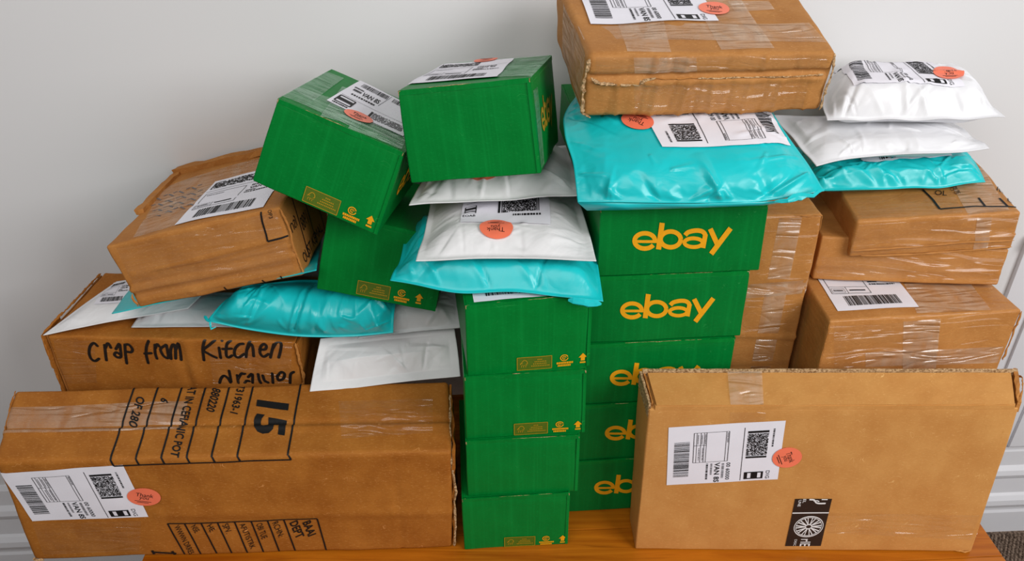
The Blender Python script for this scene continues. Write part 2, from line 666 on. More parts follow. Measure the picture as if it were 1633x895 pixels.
# ------------------------------------------------------------------ flat print, laid on a surface
class Art:
    """2D polygons collected in art space (unit square or surface space)"""

    def __init__(self):
        self.v, self.f = [], []

    def add(self, verts, faces):
        k = len(self.v)
        self.v += [tuple(p) for p in verts]
        self.f += [tuple(i + k for i in f) for f in faces]

    def rect(self, x0, y0, x1, y1, nx=1, ny=1):
        self.quad([(x0, y0), (x1, y0), (x1, y1), (x0, y1)], nx, ny)

    def quad(self, q, nx=1, ny=1):
        q = np.array(q, float)
        vs, fs = [], []
        for j in range(ny + 1):
            for i in range(nx + 1):
                u, v = i / nx, j / ny
                vs.append((1 - u) * (1 - v) * q[0] + u * (1 - v) * q[1] + u * v * q[2] + (1 - u) * v * q[3])
        for j in range(ny):
            for i in range(nx):
                a = j * (nx + 1) + i
                fs.append((a, a + 1, a + nx + 2, a + nx + 1))
        self.add(vs, fs)

    def line(self, a, b, w, n=1):
        a, b = np.array(a, float), np.array(b, float)
        t = b - a
        t /= max(np.linalg.norm(t), 1e-9)
        s = np.array([-t[1], t[0]]) * w / 2
        self.quad([a - s, b - s, b + s, a + s], n, 1)

    def frame(self, x0, y0, x1, y1, w, n=1):
        self.line((x0, y0), (x1, y0), w, n)
        self.line((x0, y1), (x1, y1), w, n)
        self.line((x0, y0), (x0, y1), w, n)
        self.line((x1, y0), (x1, y1), w, n)

    def stroke(self, pts, w, smooth=3, cap=True):
        P = np.array(pts, float)
        if smooth > 1 and len(P) > 2:
            Q = []
            E = np.vstack([2 * P[0] - P[1], P, 2 * P[-1] - P[-2]])
            for i in range(1, len(E) - 2):
                for k in range(smooth):
                    t = k / smooth
                    p0, p1, p2, p3 = E[i - 1:i + 3]
                    Q.append(0.5 * (2 * p1 + (p2 - p0) * t + (2 * p0 - 5 * p1 + 4 * p2 - p3) * t * t + (3 * p1 - p0 - 3 * p2 + p3) * t ** 3))
            P = np.array(Q + [E[-2]])
        n = len(P)
        L, R = [], []
        for i in range(n):
            t = P[min(i + 1, n - 1)] - P[max(i - 1, 0)]
            t /= max(np.linalg.norm(t), 1e-9)
            s = np.array([-t[1], t[0]]) * w / 2
            L.append(P[i] + s)
            R.append(P[i] - s)
        self.add(L + R, [(i, i + 1, n + i + 1, n + i) for i in range(n - 1)])
        if cap:
            self.disc(P[0], w / 2, w / 2, 8)
            self.disc(P[-1], w / 2, w / 2, 8)

    def disc(self, c, rx, ry, n=28, rings=1):
        c = np.array(c, float)
        vs, fs = [c], []
        for k in range(1, rings + 1):
            for i in range(n):
                a = i / n * 2 * math.pi
                vs.append(c + np.array([rx * math.cos(a), ry * math.sin(a)]) * k / rings)
        for i in range(n):
            fs.append((0, 1 + i, 1 + (i + 1) % n))
        for k in range(1, rings):
            for i in range(n):
                a, b = 1 + (k - 1) * n + i, 1 + (k - 1) * n + (i + 1) % n
                fs.append((a, a + n, b + n, b))
        self.add(vs, fs)

    def ring(self, c, rx, ry, w, a0=0, a1=2 * math.pi, n=28):
        self.stroke([(c[0] + rx * math.cos(a0 + (a1 - a0) * i / n), c[1] + ry * math.sin(a0 + (a1 - a0) * i / n)) for i in range(n + 1)], w, 1, False)

    def text(self, s, quad, bold=0.0):
        """quad: bottom-left, bottom-right, top-right, top-left of the text's box in art space"""
        V, F = text2d(s, bold)
        q = np.array(quad, float)
        u, v = V[:, :1], V[:, 1:]
        self.add((1 - u) * (1 - v) * q[0] + u * (1 - v) * q[1] + u * v * q[2] + (1 - u) * v * q[3], F)

    def textbox(self, s, x0, y0, x1, y1, rot=0, bold=0.0):
        """y grows downwards; rot 90 reads downwards"""
        q = [(x0, y1), (x1, y1), (x1, y0), (x0, y0)]
        if rot == 90:
            q = [(x0, y0), (x0, y1), (x1, y1), (x1, y0)]
        if rot == 180:
            q = [(x1, y0), (x0, y0), (x0, y1), (x1, y1)]
        self.text(s, q, bold)


_TX = {}


def text2d(s, bold=0.0):
    if (s, bold) in _TX:
        return _TX[s, bold]
    cu = bpy.data.curves.new('lettering', 'FONT')
    cu.body = s
    cu.size = 1.0
    cu.offset = bold
    cu.resolution_u = 3
    o = bpy.data.objects.new('lettering', cu)
    COL.objects.link(o)
    dg = bpy.context.evaluated_depsgraph_get()
    dg.update()
    me = o.evaluated_get(dg).to_mesh()
    V = np.array([(v.co.x, v.co.y) for v in me.vertices])
    F = [tuple(p.vertices) for p in me.polygons]
    o.evaluated_get(dg).to_mesh_clear()
    bpy.data.objects.remove(o)
    bpy.data.curves.remove(cu)
    lo, hi = V.min(0), V.max(0)
    V = (V - lo) / np.maximum(hi - lo, 1e-9)
    _TX[s, bold] = (V, F)
    return V, F


def refine(V, F, maxlen):
    """split long edges so that flat print can follow a dented face"""
    bm = bmesh.new()
    vs = [bm.verts.new((x, y, 0)) for x, y in V]
    for f in F:
        try:
            bm.faces.new([vs[i] for i in f])
        except ValueError:
            pass
    for _ in range(6):
        bmesh.ops.triangulate(bm, faces=bm.faces[:])
        es = [e for e in bm.edges if e.calc_length() > maxlen]
        if not es:
            break
        bmesh.ops.subdivide_edges(bm, edges=es, cuts=1)
    bmesh.ops.triangulate(bm, faces=bm.faces[:])
    bm.verts.index_update()
    V2 = [(v.co.x, v.co.y) for v in bm.verts]
    F2 = [tuple(v.index for v in f.verts) for f in bm.faces]
    bm.free()
    return V2, F2


def lay(name, surf, art, mat, parent, off, quad=None, px=False, fine=None):
    """lay art on a surface. quad: surface coords of art (0,0),(1,0),(1,1),(0,1); px: art is in picture pixels"""
    A = np.array(art.v, float)
    if px:
        A = np.array([surf.find(*p) for p in A])
    elif quad is not None:
        q = np.array(quad)
        u, v = A[:, :1], A[:, 1:]
        A = (1 - u) * (1 - v) * q[0] + u * (1 - v) * q[1] + u * v * q[2] + (1 - u) * v * q[3]
    AF = art.f
    if fine:
        A, AF = refine(A, AF, fine)
        A = np.array(A)
    P, N = surf.S(A)
    P = P + N * off
    F = []
    for f in AF:                                   # face outward
        a, b, c = P[f[0]], P[f[1]], P[f[2]]
        if np.cross(b - a, c - a) @ N[f[0]] < 0:
            f = f[::-1]
        F.append(f)
    o = mesh_obj(name, P, F, mat, parent, A, smooth=True)
    if name in ('black_print', 'grey_print', 'sticker_print', 'tape_lettering'):
        o['kind'] = 'stuff'                           # dots, bars and letters too small to pick apart
    return o


def barcode(art, x0, y0, x1, y1, vertical, seed, n=1, density=46):
    """vertical=True: bars stand up and follow one another along x"""
    rng = random.Random(seed)
    L = (x1 - x0) if vertical else (y1 - y0)
    t, unit = 0.0, L / (density * 2.2)
    while t < L:
        w = unit * rng.choice((1, 1, 2, 3))
        e = min(t + w, L)
        if vertical:
            art.rect(x0 + t, y0, x0 + e, y1, 1, n)
        else:
            art.rect(x0, y0 + t, x1, y0 + e, n, 1)
        t = e + unit * rng.choice((1, 1, 2, 2))


def speckle(art, x0, y0, x1, y1, seed, nx=40, ny=46, fill=0.56):
    rng = random.Random(seed)
    dx, dy = (x1 - x0) / nx, (y1 - y0) / ny
    for j in range(ny):
        i = 0
        while i < nx:
            if rng.random() < fill:
                k = rng.choice((1, 1, 2))
                art.rect(x0 + i * dx, y0 + j * dy, x0 + min(i + k, nx) * dx, y0 + (j + 1) * dy)
                i += k
            else:
                i += 1


def dashes(art, x0, y0, x1, y1, seed, along='x'):
    """a line of print too small to read"""
    rng = random.Random(seed)
    L = (x1 - x0) if along == 'x' else (y1 - y0)
    t = 0.0
    while t < L:
        w = L * rng.uniform(0.03, 0.1)
        e = min(t + w, L)
        if along == 'x':
            art.rect(x0 + t, y0, x0 + e, y1)
        else:
            art.rect(x0, y0 + t, x1, y0 + e)
        t = e + L * rng.uniform(0.015, 0.04)


def art_side(seed):
    """label read sideways: bar code, form, address, block of dots, carrier mark"""
    k, g = Art(), Art()
    barcode(k, 0.055, 0.26, 0.19, 0.86, False, seed, 3)
    k.frame(0.225, 0.12, 0.53, 0.62, 0.005, 4)
    for x in (0.25, 0.285, 0.315, 0.335, 0.505):
        k.line((x, 0.12), (x, 0.62), 0.004, 4)
    k.line((0.225, 0.33), (0.335, 0.33), 0.006)
    for i, x in enumerate((0.258, 0.268, 0.292, 0.302, 0.322)):
        dashes(g, x, 0.15 + 0.22 * (i % 2), x + 0.008, 0.31 + 0.28 * (i % 2), seed + i, 'y')
    dashes(g, 0.514, 0.14, 0.524, 0.3, seed + 9, 'y')
    k.textbox('00 60000', 0.525, 0.65, 0.56, 0.95, 90, 0.01)
    dashes(g, 0.485, 0.66, 0.505, 0.92, seed + 11, 'y')
    k.textbox('VAN 8S', 0.42, 0.64, 0.468, 0.985, 90, 0.02)
    dashes(g, 0.385, 0.65, 0.4, 0.85, seed + 12, 'y')
    dashes(k, 0.345, 0.65, 0.362, 0.93, seed + 13, 'y')
    k.line((0.66, 0.08), (0.66, 0.98), 0.005, 5)
    k.rect(0.69, 0.14, 0.872, 0.175, 3)
    k.rect(0.69, 0.57, 0.872, 0.6, 3)
    speckle(k, 0.69, 0.185, 0.872, 0.56, seed + 3)
    dashes(k, 0.908, 0.12, 0.922, 0.42, seed + 14, 'y')
    k.rect(0.69, 0.84, 0.72, 0.965)
    k.rect(0.72, 0.84, 0.86, 0.858)
    k.rect(0.72, 0.948, 0.86, 0.965)
    k.rect(0.752, 0.85, 0.81, 0.955)
    k.rect(0.842, 0.84, 0.86, 0.965)
    k.textbox('DIG', 0.885, 0.83, 0.918, 0.97, 90, 0.0)
    return k, g


def art_upright(seed):
    """label read upright: block of dots on top, form and address, bar code along the foot"""
    k, g = Art(), Art()
    speckle(k, 0.06, 0.07, 0.55, 0.24, seed, 40, 14)
    k.rect(0.045, 0.07, 0.058, 0.24)
    k.rect(0.552, 0.07, 0.566, 0.24)
    g.line((0.03, 0.3), (0.97, 0.3), 0.006, 5)
    k.frame(0.06, 0.36, 0.55, 0.72, 0.006, 4)
    k.line((0.06, 0.6), (0.55, 0.6), 0.005, 4)
    k.line((0.27, 0.6), (0.27, 0.72), 0.005)
    k.rect(0.3, 0.655, 0.5, 0.675)
    g.frame(0.08, 0.63, 0.24, 0.7, 0.005)
    dashes(g, 0.09, 0.4, 0.3, 0.415, seed + 1)
    dashes(g, 0.1, 0.65, 0.22, 0.68, seed + 2)
    dashes(k, 0.62, 0.36, 0.86, 0.395, seed + 3)
    k.textbox('VAN 8S', 0.62, 0.42, 0.86, 0.475, 0, 0.02)
    dashes(k, 0.6, 0.5, 0.72, 0.525, seed + 4)
    dashes(k, 0.6, 0.545, 0.92, 0.57, seed + 5)
    barcode(k, 0.17, 0.765, 0.83, 0.93, True, seed + 6, 2, 50)
    return k, g


def art_card(seed):
    """label with the carrier mark first"""
    k, g = Art(), Art()
    barcode(k, 0.1, 0.06, 0.52, 0.2, True, seed, 1, 40)
    barcode(k, 0.6, 0.06, 0.95, 0.2, True, seed + 1, 1, 30)
    g.line((0.55, 0.04), (0.5, 0.5), 0.006, 2)
    g.line((0.04, 0.66), (0.96, 0.66), 0.005, 4)
    dashes(k, 0.06, 0.28, 0.2, 0.32, seed + 2)
    k.textbox('VAN 8S', 0.22, 0.32, 0.48, 0.46, 0, 0.02)
    dashes(k, 0.08, 0.36, 0.2, 0.42, seed + 3)
    dashes(k, 0.12, 0.52, 0.46, 0.56, seed + 4)
    k.frame(0.05, 0.7, 0.26, 0.9, 0.02, 1)
    k.rect(0.06, 0.76, 0.25, 0.84)
    dashes(k, 0.05, 0.93, 0.25, 0.97, seed + 5)
    k.rect(0.5, 0.74, 0.53, 0.92)
    speckle(g, 0.54, 0.74, 0.95, 0.92, seed + 6, 40, 12)
    return k, g


def label_on(surf, quadpx, parent, art, seed, off=0.0009, nx=20, ny=14, quad=None, name='shipping_label'):
    q = surf.quad(quadpx) if quad is None else np.array(quad)
    sh = Art()
    sh.rect(0, 0, 1, 1, nx, ny)
    lb = lay(name, surf, sh, 'paper', parent, off, q)
    lb['label'] = 'white paper shipping label'
    k, g = art(seed)
    fine = 0.01 if isinstance(surf, Face) else 0.02
    lay('black_print', surf, k, 'ink', lb, off + 0.0006, q, fine=fine)
    if g.v:
        lay('grey_print', surf, g, 'grey_ink', lb, off + 0.0006, q, fine=fine)
    return q


def sticker_on(surf, px, parent, rx, ry=None, rot=0.0, off=0.0020, unit=True, flip=1):
    """coral thank-you sticker; rx, ry in surface coordinates"""
    c = surf.find(*px)
    ry = ry or rx
    cr, sr = math.cos(rot), math.sin(rot)

    def tr(a):
        a.v = [(c[0] + rx * (x * cr - y * sr), c[1] + ry * (x * sr + y * cr)) for (x, y) in a.v]
        return a
    d = Art()
    d.disc((0, 0), 1, 1, 36, 4)
    st = lay('thank_you_sticker', surf, tr(d), 'coral', parent, off)
    st['label'] = 'round coral thank-you sticker'
    k = Art()
    k.textbox('Thank', -0.5, -0.42, 0.55, -0.02)
    k.textbox('you', -0.25, 0.02, 0.3, 0.36)
    k.rect(-0.5, 0.46, 0.5, 0.51)
    k.rect(-0.35, 0.6, 0.35, 0.65)
    k.v = [(x, -y * flip) for (x, y) in k.v]
    lay('sticker_print', surf, tr(k), 'ink', st, off + 0.0004)
    return st


def tape_on(surf, quadpx, parent, mat='tape', off=0.0005, n=(14, 8), px=True, name='packing_tape'):
    a = Art()
    a.rect(0, 0, 1, 1, *n)
    return lay(name, surf, a, mat, parent, off, surf.quad(quadpx) if px else np.array(quadpx))


def px_text(art, surf, s, p0, p1, h, bold=0.0):
    """text running from pixel p0 to p1 (middle line), h pixels tall; adds in surface coordinates"""
    p0, p1 = np.array(p0, float), np.array(p1, float)
    d = p1 - p0
    d /= np.linalg.norm(d)
    up = np.array([d[1], -d[0]]) * h / 2
    art.text(s, surf.quad([p0 - up, p1 - up, p1 + up, p0 + up]), bold)


def word_on(surf, s, p0, p1, h, bold, parent, off=0.0012, fine=0.005):
    a = Art()
    px_text(a, surf, s, p0, p1, h, bold)
    return lay('printed_word', surf, a, 'ink', parent, off, fine=fine)


def px_lines(art, surf, lines, w, n=4):
    for ln in lines:
        q = surf.quad(ln)
        for a, b in zip(q[:-1], q[1:]):
            art.line(a, b, w, n)


# ------------------------------------------------------------------ soft mailers
class Pouch(Surf):
    """a stuffed mailer: mid surface through a net of control points, inflated, creased"""

    def __init__(self, net, top, bottom, seam=0.012, fall=0.06, seed=1, creases=16, crease=0.006, flutter=0.004, lump=0.12, fuzz=0.35, crumple=0.0022):
        self.crumple = crumple
        self.net = np.array(net, float)                  # rows front->back, cols left->right
        self.top, self.bottom, self.seam, self.fall = top, bottom, seam, fall
        self.seed, self.flutter, self.lump = seed, flutter, lump
        self.mid, self.eps, self.lim = (0.5, 0.5), 1e-4, 0.2
        n = self.net
        self.w = np.linalg.norm(np.diff(n[0], axis=0), axis=1).sum()
        self.d = np.linalg.norm(np.diff(n[:, 0], axis=0), axis=1).sum()
        rng = np.random.RandomState(seed)
        self.cr = []
        for i in range(creases):
            side = rng.choice(4, p=[0.46, 0.12, 0.21, 0.21])
            t = rng.uniform(0.03, 0.97)
            s = {0: (t, 0), 1: (t, 1), 2: (0, t), 3: (1, t)}[side]
            inward = {0: (0, 1), 1: (0, -1), 2: (1, 0), 3: (-1, 0)}[side]
            a = math.atan2(inward[1], inward[0]) + rng.uniform(-0.9, 0.9)
            L = rng.uniform(0.05, 0.14)
            self.cr.append((s[0] * self.w, s[1] * self.d, math.cos(a), math.sin(a), L, crease * rng.uniform(0.4, 1.1) * rng.choice((-1, 1, 1)), rng.uniform(0.005, 0.016), rng.uniform(0.2, 1.0)))
        for i in range(int(creases * fuzz)):
            a = rng.uniform(0, 6.28)
            self.cr.append((rng.uniform(0.15, 0.85) * self.w, rng.uniform(0.1, 0.75) * self.d, math.cos(a), math.sin(a), rng.uniform(0.03, 0.08),
                            crease * rng.uniform(0.25, 0.6), rng.uniform(0.004, 0.011), rng.uniform(0.3, 1.0)))

    @staticmethod
    def _cat(P, t):
        """Catmull-Rom along axis 0; P (k, n, 3), t (n,) -> (n, 3)"""
        k = len(P)
        if k == 2:
            return P[0] * (1 - t)[:, None] + P[1] * t[:, None]
        E = np.concatenate([[2 * P[0] - P[1]], P, [2 * P[-1] - P[-2]]])
        x = t * (k - 1)
        i = np.clip(np.floor(x).astype(int), 0, k - 2)
        f = (x - i)[:, None]
        r = np.arange(len(t))
        p0, p1, p2, p3 = E[i, r], E[i + 1, r], E[i + 2, r], E[i + 3, r]
        return 0.5 * (2 * p1 + (p2 - p0) * f + (2 * p0 - 5 * p1 + 4 * p2 - p3) * f * f + (3 * p1 - p0 - 3 * p2 + p3) * f ** 3)

    def midsurf(self, ab):
        a, b = ab[:, 0], ab[:, 1]
        n = len(ab)
        rows = np.array([self._cat(np.repeat(row[:, None, :], n, 1), a) for row in self.net])
        return self._cat(rows, b)

    def frame(self, ab):
        e = 1e-3
        p = self.midsurf(ab)
        du = self.midsurf(ab + [e, 0]) - self.midsurf(ab - [e, 0])
        dv = self.midsurf(ab + [0, e]) - self.midsurf(ab - [0, e])
        n = np.cross(du, dv)
        n /= np.maximum(np.linalg.norm(n, axis=1, keepdims=True), 1e-12)
        return p, n

    def height(self, ab):
        m = ab * [self.w, self.d]
        x, y = m[:, 0], m[:, 1]

        def s(d, f):
            t = np.clip((d - self.seam) / f, 0, 1)
            return 1 - (1 - t) ** 1.7
        dx = np.minimum(x, self.w - x)
        dy = np.minimum(y, self.d - y)
        return s(dx, min(self.fall, self.w * 0.42)) * s(dy, min(self.fall, self.d * 0.42))

    def wrinkle(self, ab):
        m = ab * [self.w, self.d]
        h = np.zeros(len(ab))
        for (cx, cy, dx, dy, L, amp, wd, asym) in self.cr:
            rx, ry = m[:, 0] - cx, m[:, 1] - cy
            t = (rx * dx + ry * dy) / L
            s = -rx * dy + ry * dx
            w = wd * (0.5 + 1.2 * np.clip(t, 0, 1))
            prof = np.where(s > 0, np.clip(1 - s / w, 0, 1), np.clip(1 + s / (w * asym), 0, 1))
            fade = np.clip(t / 0.12, 0, 1) * np.clip(1 - t, 0, 1) ** 0.7
            h += amp * prof * fade
        # crumpling: sharp curved valleys, strongest towards the edges
        x, y = m[:, 0], m[:, 1]
        e = np.exp(-np.minimum(np.minimum(x, self.w - x), np.minimum(y, (self.d - y) * 2)) / 0.05)
        r1 = np.abs(wave(m, 9.0, self.seed + 21, 5)) ** 0.8
        r2 = np.abs(wave(m, 22.0, self.seed + 22, 5)) ** 0.8
        h -= self.crumple * (0.16 + 0.84 * e) * (r1 * 1.3 + r2 * 0.5)
        return h

    def S(self, ab, side=1):
        ab = np.atleast_2d(np.asarray(ab, float))
        p, n = self.frame(ab)
        f = self.height(ab)
        m = ab * [self.w, self.d]
        fl = self.flutter * wave(m, 9.0, self.seed + 5) * (1 - f)
        if side > 0:
            h = self.top * f * (1 + self.lump * wave(m, 5.0, self.seed)) + self.wrinkle(ab) * np.clip(f * 2.5, 0, 1)
        else:
            h = -self.bottom * f * (1 + self.lump * wave(m, 6.0, self.seed + 9)) - 0.0012
        return p + n * (h + fl)[:, None], n

    def mesh(self, name, mat, parent, nu=120, nv=84):
        us, vs = np.linspace(0, 1, nu + 1), np.linspace(0, 1, nv + 1)
        g = np.array([(u, v) for v in vs for u in us])
        T, _ = self.S(g, 1)
        B, _ = self.S(g, -1)
        N = len(g)
        k = nu + 1
        faces = []
        for j in range(nv):
            for i in range(nu):
                a = j * k + i
                faces.append((a, a + 1, a + k + 1, a + k))
                faces.append((N + a, N + a + k, N + a + k + 1, N + a + 1))
        for i in range(nu):
            faces.append((i, N + i, N + i + 1, i + 1))
            a = nv * k + i
            faces.append((a, a + 1, N + a + 1, N + a))
        for j in range(nv):
            a = j * k
            faces.append((a, a + k, N + a + k, N + a))
            a = j * k + nu
            faces.append((a, N + a, N + a + k, a + k))
        uv = np.concatenate([g * [self.w, self.d], g * [self.w, self.d] + 3.3])
        return mesh_obj(name, np.concatenate([T, B]), faces, mat, parent, uv)

    def base(self):
        g = np.array([(u, v) for v in (0, .25, .5, .75, 1) for u in (0, .25, .5, .75, 1)])
        B, _ = self.S(g, -1)
        c = B.mean(0)
        c[2] = B[:, 2].min()
        return c

# ------------------------------------------------------------------ the setting
WA = math.atan(0.054)
WU = np.array([math.cos(WA), math.sin(WA), 0])          # along the wall
WN = np.array([-math.sin(WA), math.cos(WA), 0])         # into the wall
W0 = np.array([0, 1.56, 0])


def wpt(u, n, z):
    return W0 + WU * u + WN * n + np.array([0, 0, z])


def prism(pts_fn, us, prof):
    """extrude profile [(n, z)] along the wall between us[0] and us[1]"""
    V = [pts_fn(u, n, z) for u in us for (n, z) in prof]
    k = len(prof)
    F = [(i, (i + 1) % k, k + (i + 1) % k, k + i) for i in range(k)]
    F += [tuple(range(k))[::-1], tuple(range(k, 2 * k))]
    return V, F


V, F = prism(wpt, (-3.4, 3.4), [(0, -0.02), (0.12, -0.02), (0.12, 2.7), (0, 2.7)])
wall = tag(mesh_obj('wall_back', V, F, 'wall', smooth=False), 'smooth pale grey-white painted wall behind the parcels', 'wall', kind='structure')
BB = [(0, 0), (-0.026, 0), (-0.026, 0.08), (-0.022, 0.088), (-0.022, 0.100), (-0.030, 0.106), (-0.034, 0.118), (-0.032, 0.134), (-0.024, 0.146), (-0.018, 0.152),
      (-0.016, 0.205), (-0.022, 0.214), (-0.026, 0.226), (-0.022, 0.240), (-0.012, 0.252), (-0.010, 0.300), (-0.004, 0.312), (0, 0.312)]
V, F = prism(wpt, (-3.4, 3.4), BB)
tag(mesh_obj('baseboard_back', V, F, 'gloss_white', smooth=False), 'tall white moulded skirting board along the wall', 'skirting', kind='structure')
V = [(-3.4, -1.6, 0), (3.4, -1.6, 0), (3.4, 1.8, 0), (-3.4, 1.8, 0), (-3.4, -1.6, -0.05), (3.4, -1.6, -0.05), (3.4, 1.8, -0.05), (-3.4, 1.8, -0.05)]
F = [(0, 1, 2, 3), (7, 6, 5, 4), (0, 4, 5, 1), (1, 5, 6, 2), (2, 6, 7, 3), (3, 7, 4, 0)]
floor = tag(mesh_obj('floor', V, F, 'carpet', smooth=False), 'brown carpeted floor beside the pine table', 'floor', kind='structure')
# woven loops of the carpet where it shows beside the table
rng = np.random.RandomState(4)
V, F = [], []
row = 0
y = 1.05
while y < 1.60:
    x = 0.98 + (0.0055 if row % 2 else 0)
    while x < 1.75:
        jx, jy, s = x + rng.normal(0, .0008), y + rng.normal(0, .0008), 0.0062 * rng.uniform(.85, 1.1)
        h = 0.0065 * rng.uniform(.8, 1.15)
        if jy < 1.56 + 0.054 * jx - 0.03:
            b = len(V)
            for (k, rr, zz) in ((0, 1.0, 0.0), (1, 0.72, 0.7)):
                for a in range(6):
                    t = a / 6 * 2 * math.pi
                    V.append((jx + rr * s * .72 * math.cos(t), jy + rr * s * math.sin(t), zz * h))
            V.append((jx, jy, h))
            for a in range(6):
                c = (a + 1) % 6
                F += [(b + a, b + c, b + 6 + c, b + 6 + a), (b + 6 + a, b + 6 + c, b + 12)]
        x += 0.011
    y += 0.0085
    row += 1
tag(mesh_obj('carpet_loops', V, F, 'carpet', floor), kind='stuff')

# painted panelling on the wall at the right
V, F = prism(wpt, (1.17, 2.2), [(0, 0.312), (-0.012, 0.312), (-0.012, 0.93), (-0.018, 0.935), (-0.030, 0.945), (-0.032, 0.962), (-0.026, 0.972), (0, 0.975)])
panel = tag(mesh_obj('trim_1', V, F, 'gloss_white', smooth=False), 'white painted dado panelling low on the wall at the right', 'panelling', kind='structure')
for u in (1.235, 1.33, 1.425, 1.52, 1.615):
    V, F = prism(wpt, (u, u + 0.085), [(-0.012, 0.325), (-0.018, 0.325), (-0.020, 0.33), (-0.020, 0.915), (-0.018, 0.92), (-0.012, 0.92)])
    mesh_obj('panel_board', V, F, 'gloss_white', panel, smooth=False)

# pine table
TU0, TU1, TN0, TN1 = -0.715, 0.885, -0.80, -0.07


def tpt(u, n, z):
    return wpt(u, n, z)


tab = thing('pine_table', tpt((TU0 + TU1) / 2, (TN0 + TN1) / 2, 0), 'orange-brown varnished pine table under the parcel pile', 'table')


def tbox(name, u0, u1, n0, n1, z0, z1, mat, parent, bev=0.002):
    bm = bmesh.new()
    vs = [bm.verts.new(tpt(u, n, z)) for z in (z0, z1) for (u, n) in ((u0, n0), (u1, n0), (u1, n1), (u0, n1))]
    for f in ((3, 2, 1, 0), (4, 5, 6, 7), (0, 1, 5, 4), (1, 2, 6, 5), (2, 3, 7, 6), (3, 0, 4, 7)):
        bm.faces.new([vs[i] for i in f])
    if bev:
        bmesh.ops.bevel(bm, geom=bm.edges[:], offset=bev, segments=2, affect='EDGES', profile=0.6)
    bm.verts.ensure_lookup_table()
    V = [tuple(v.co) for v in bm.verts]
    F = [[v.index for v in f.verts] for f in bm.faces]
    bm.verts.index_update()
    F = [[v.index for v in f.verts] for f in bm.faces]
    bm.free()
    return mesh_obj(name, V, F, mat, parent, smooth=False)


np_ = 7
for i in range(np_):
    n0 = TN0 + (TN1 - TN0) * i / np_
    n1 = TN0 + (TN1 - TN0) * (i + 1) / np_
    tbox('tabletop_plank', TU0, TU1, n0 + 0.0004, n1 - 0.0004, TZ - 0.026, TZ - 0.002, 'pine', tab, 0.0015)
for (u, n) in ((TU0 + .04, TN0 + .04), (TU1 - .10, TN0 + .04), (TU0 + .04, TN1 - .10), (TU1 - .10, TN1 - .10)):
    tbox('leg', u, u + .06, n, n + .06, 0, TZ - 0.026, 'pine', tab, 0.004)
for (u0, u1, n0, n1) in ((TU0 + .1, TU1 - .1, TN0 + .05, TN0 + .07), (TU0 + .1, TU1 - .1, TN1 - .07, TN1 - .05), (TU0 + .05, TU0 + .07, TN0 + .1, TN1 - .1), (TU1 - .07, TU1 - .05, TN0 + .1, TN1 - .1)):
    tbox('apron', u0, u1, n0, n1, TZ - 0.116, TZ - 0.026, 'pine', tab, 0.002)

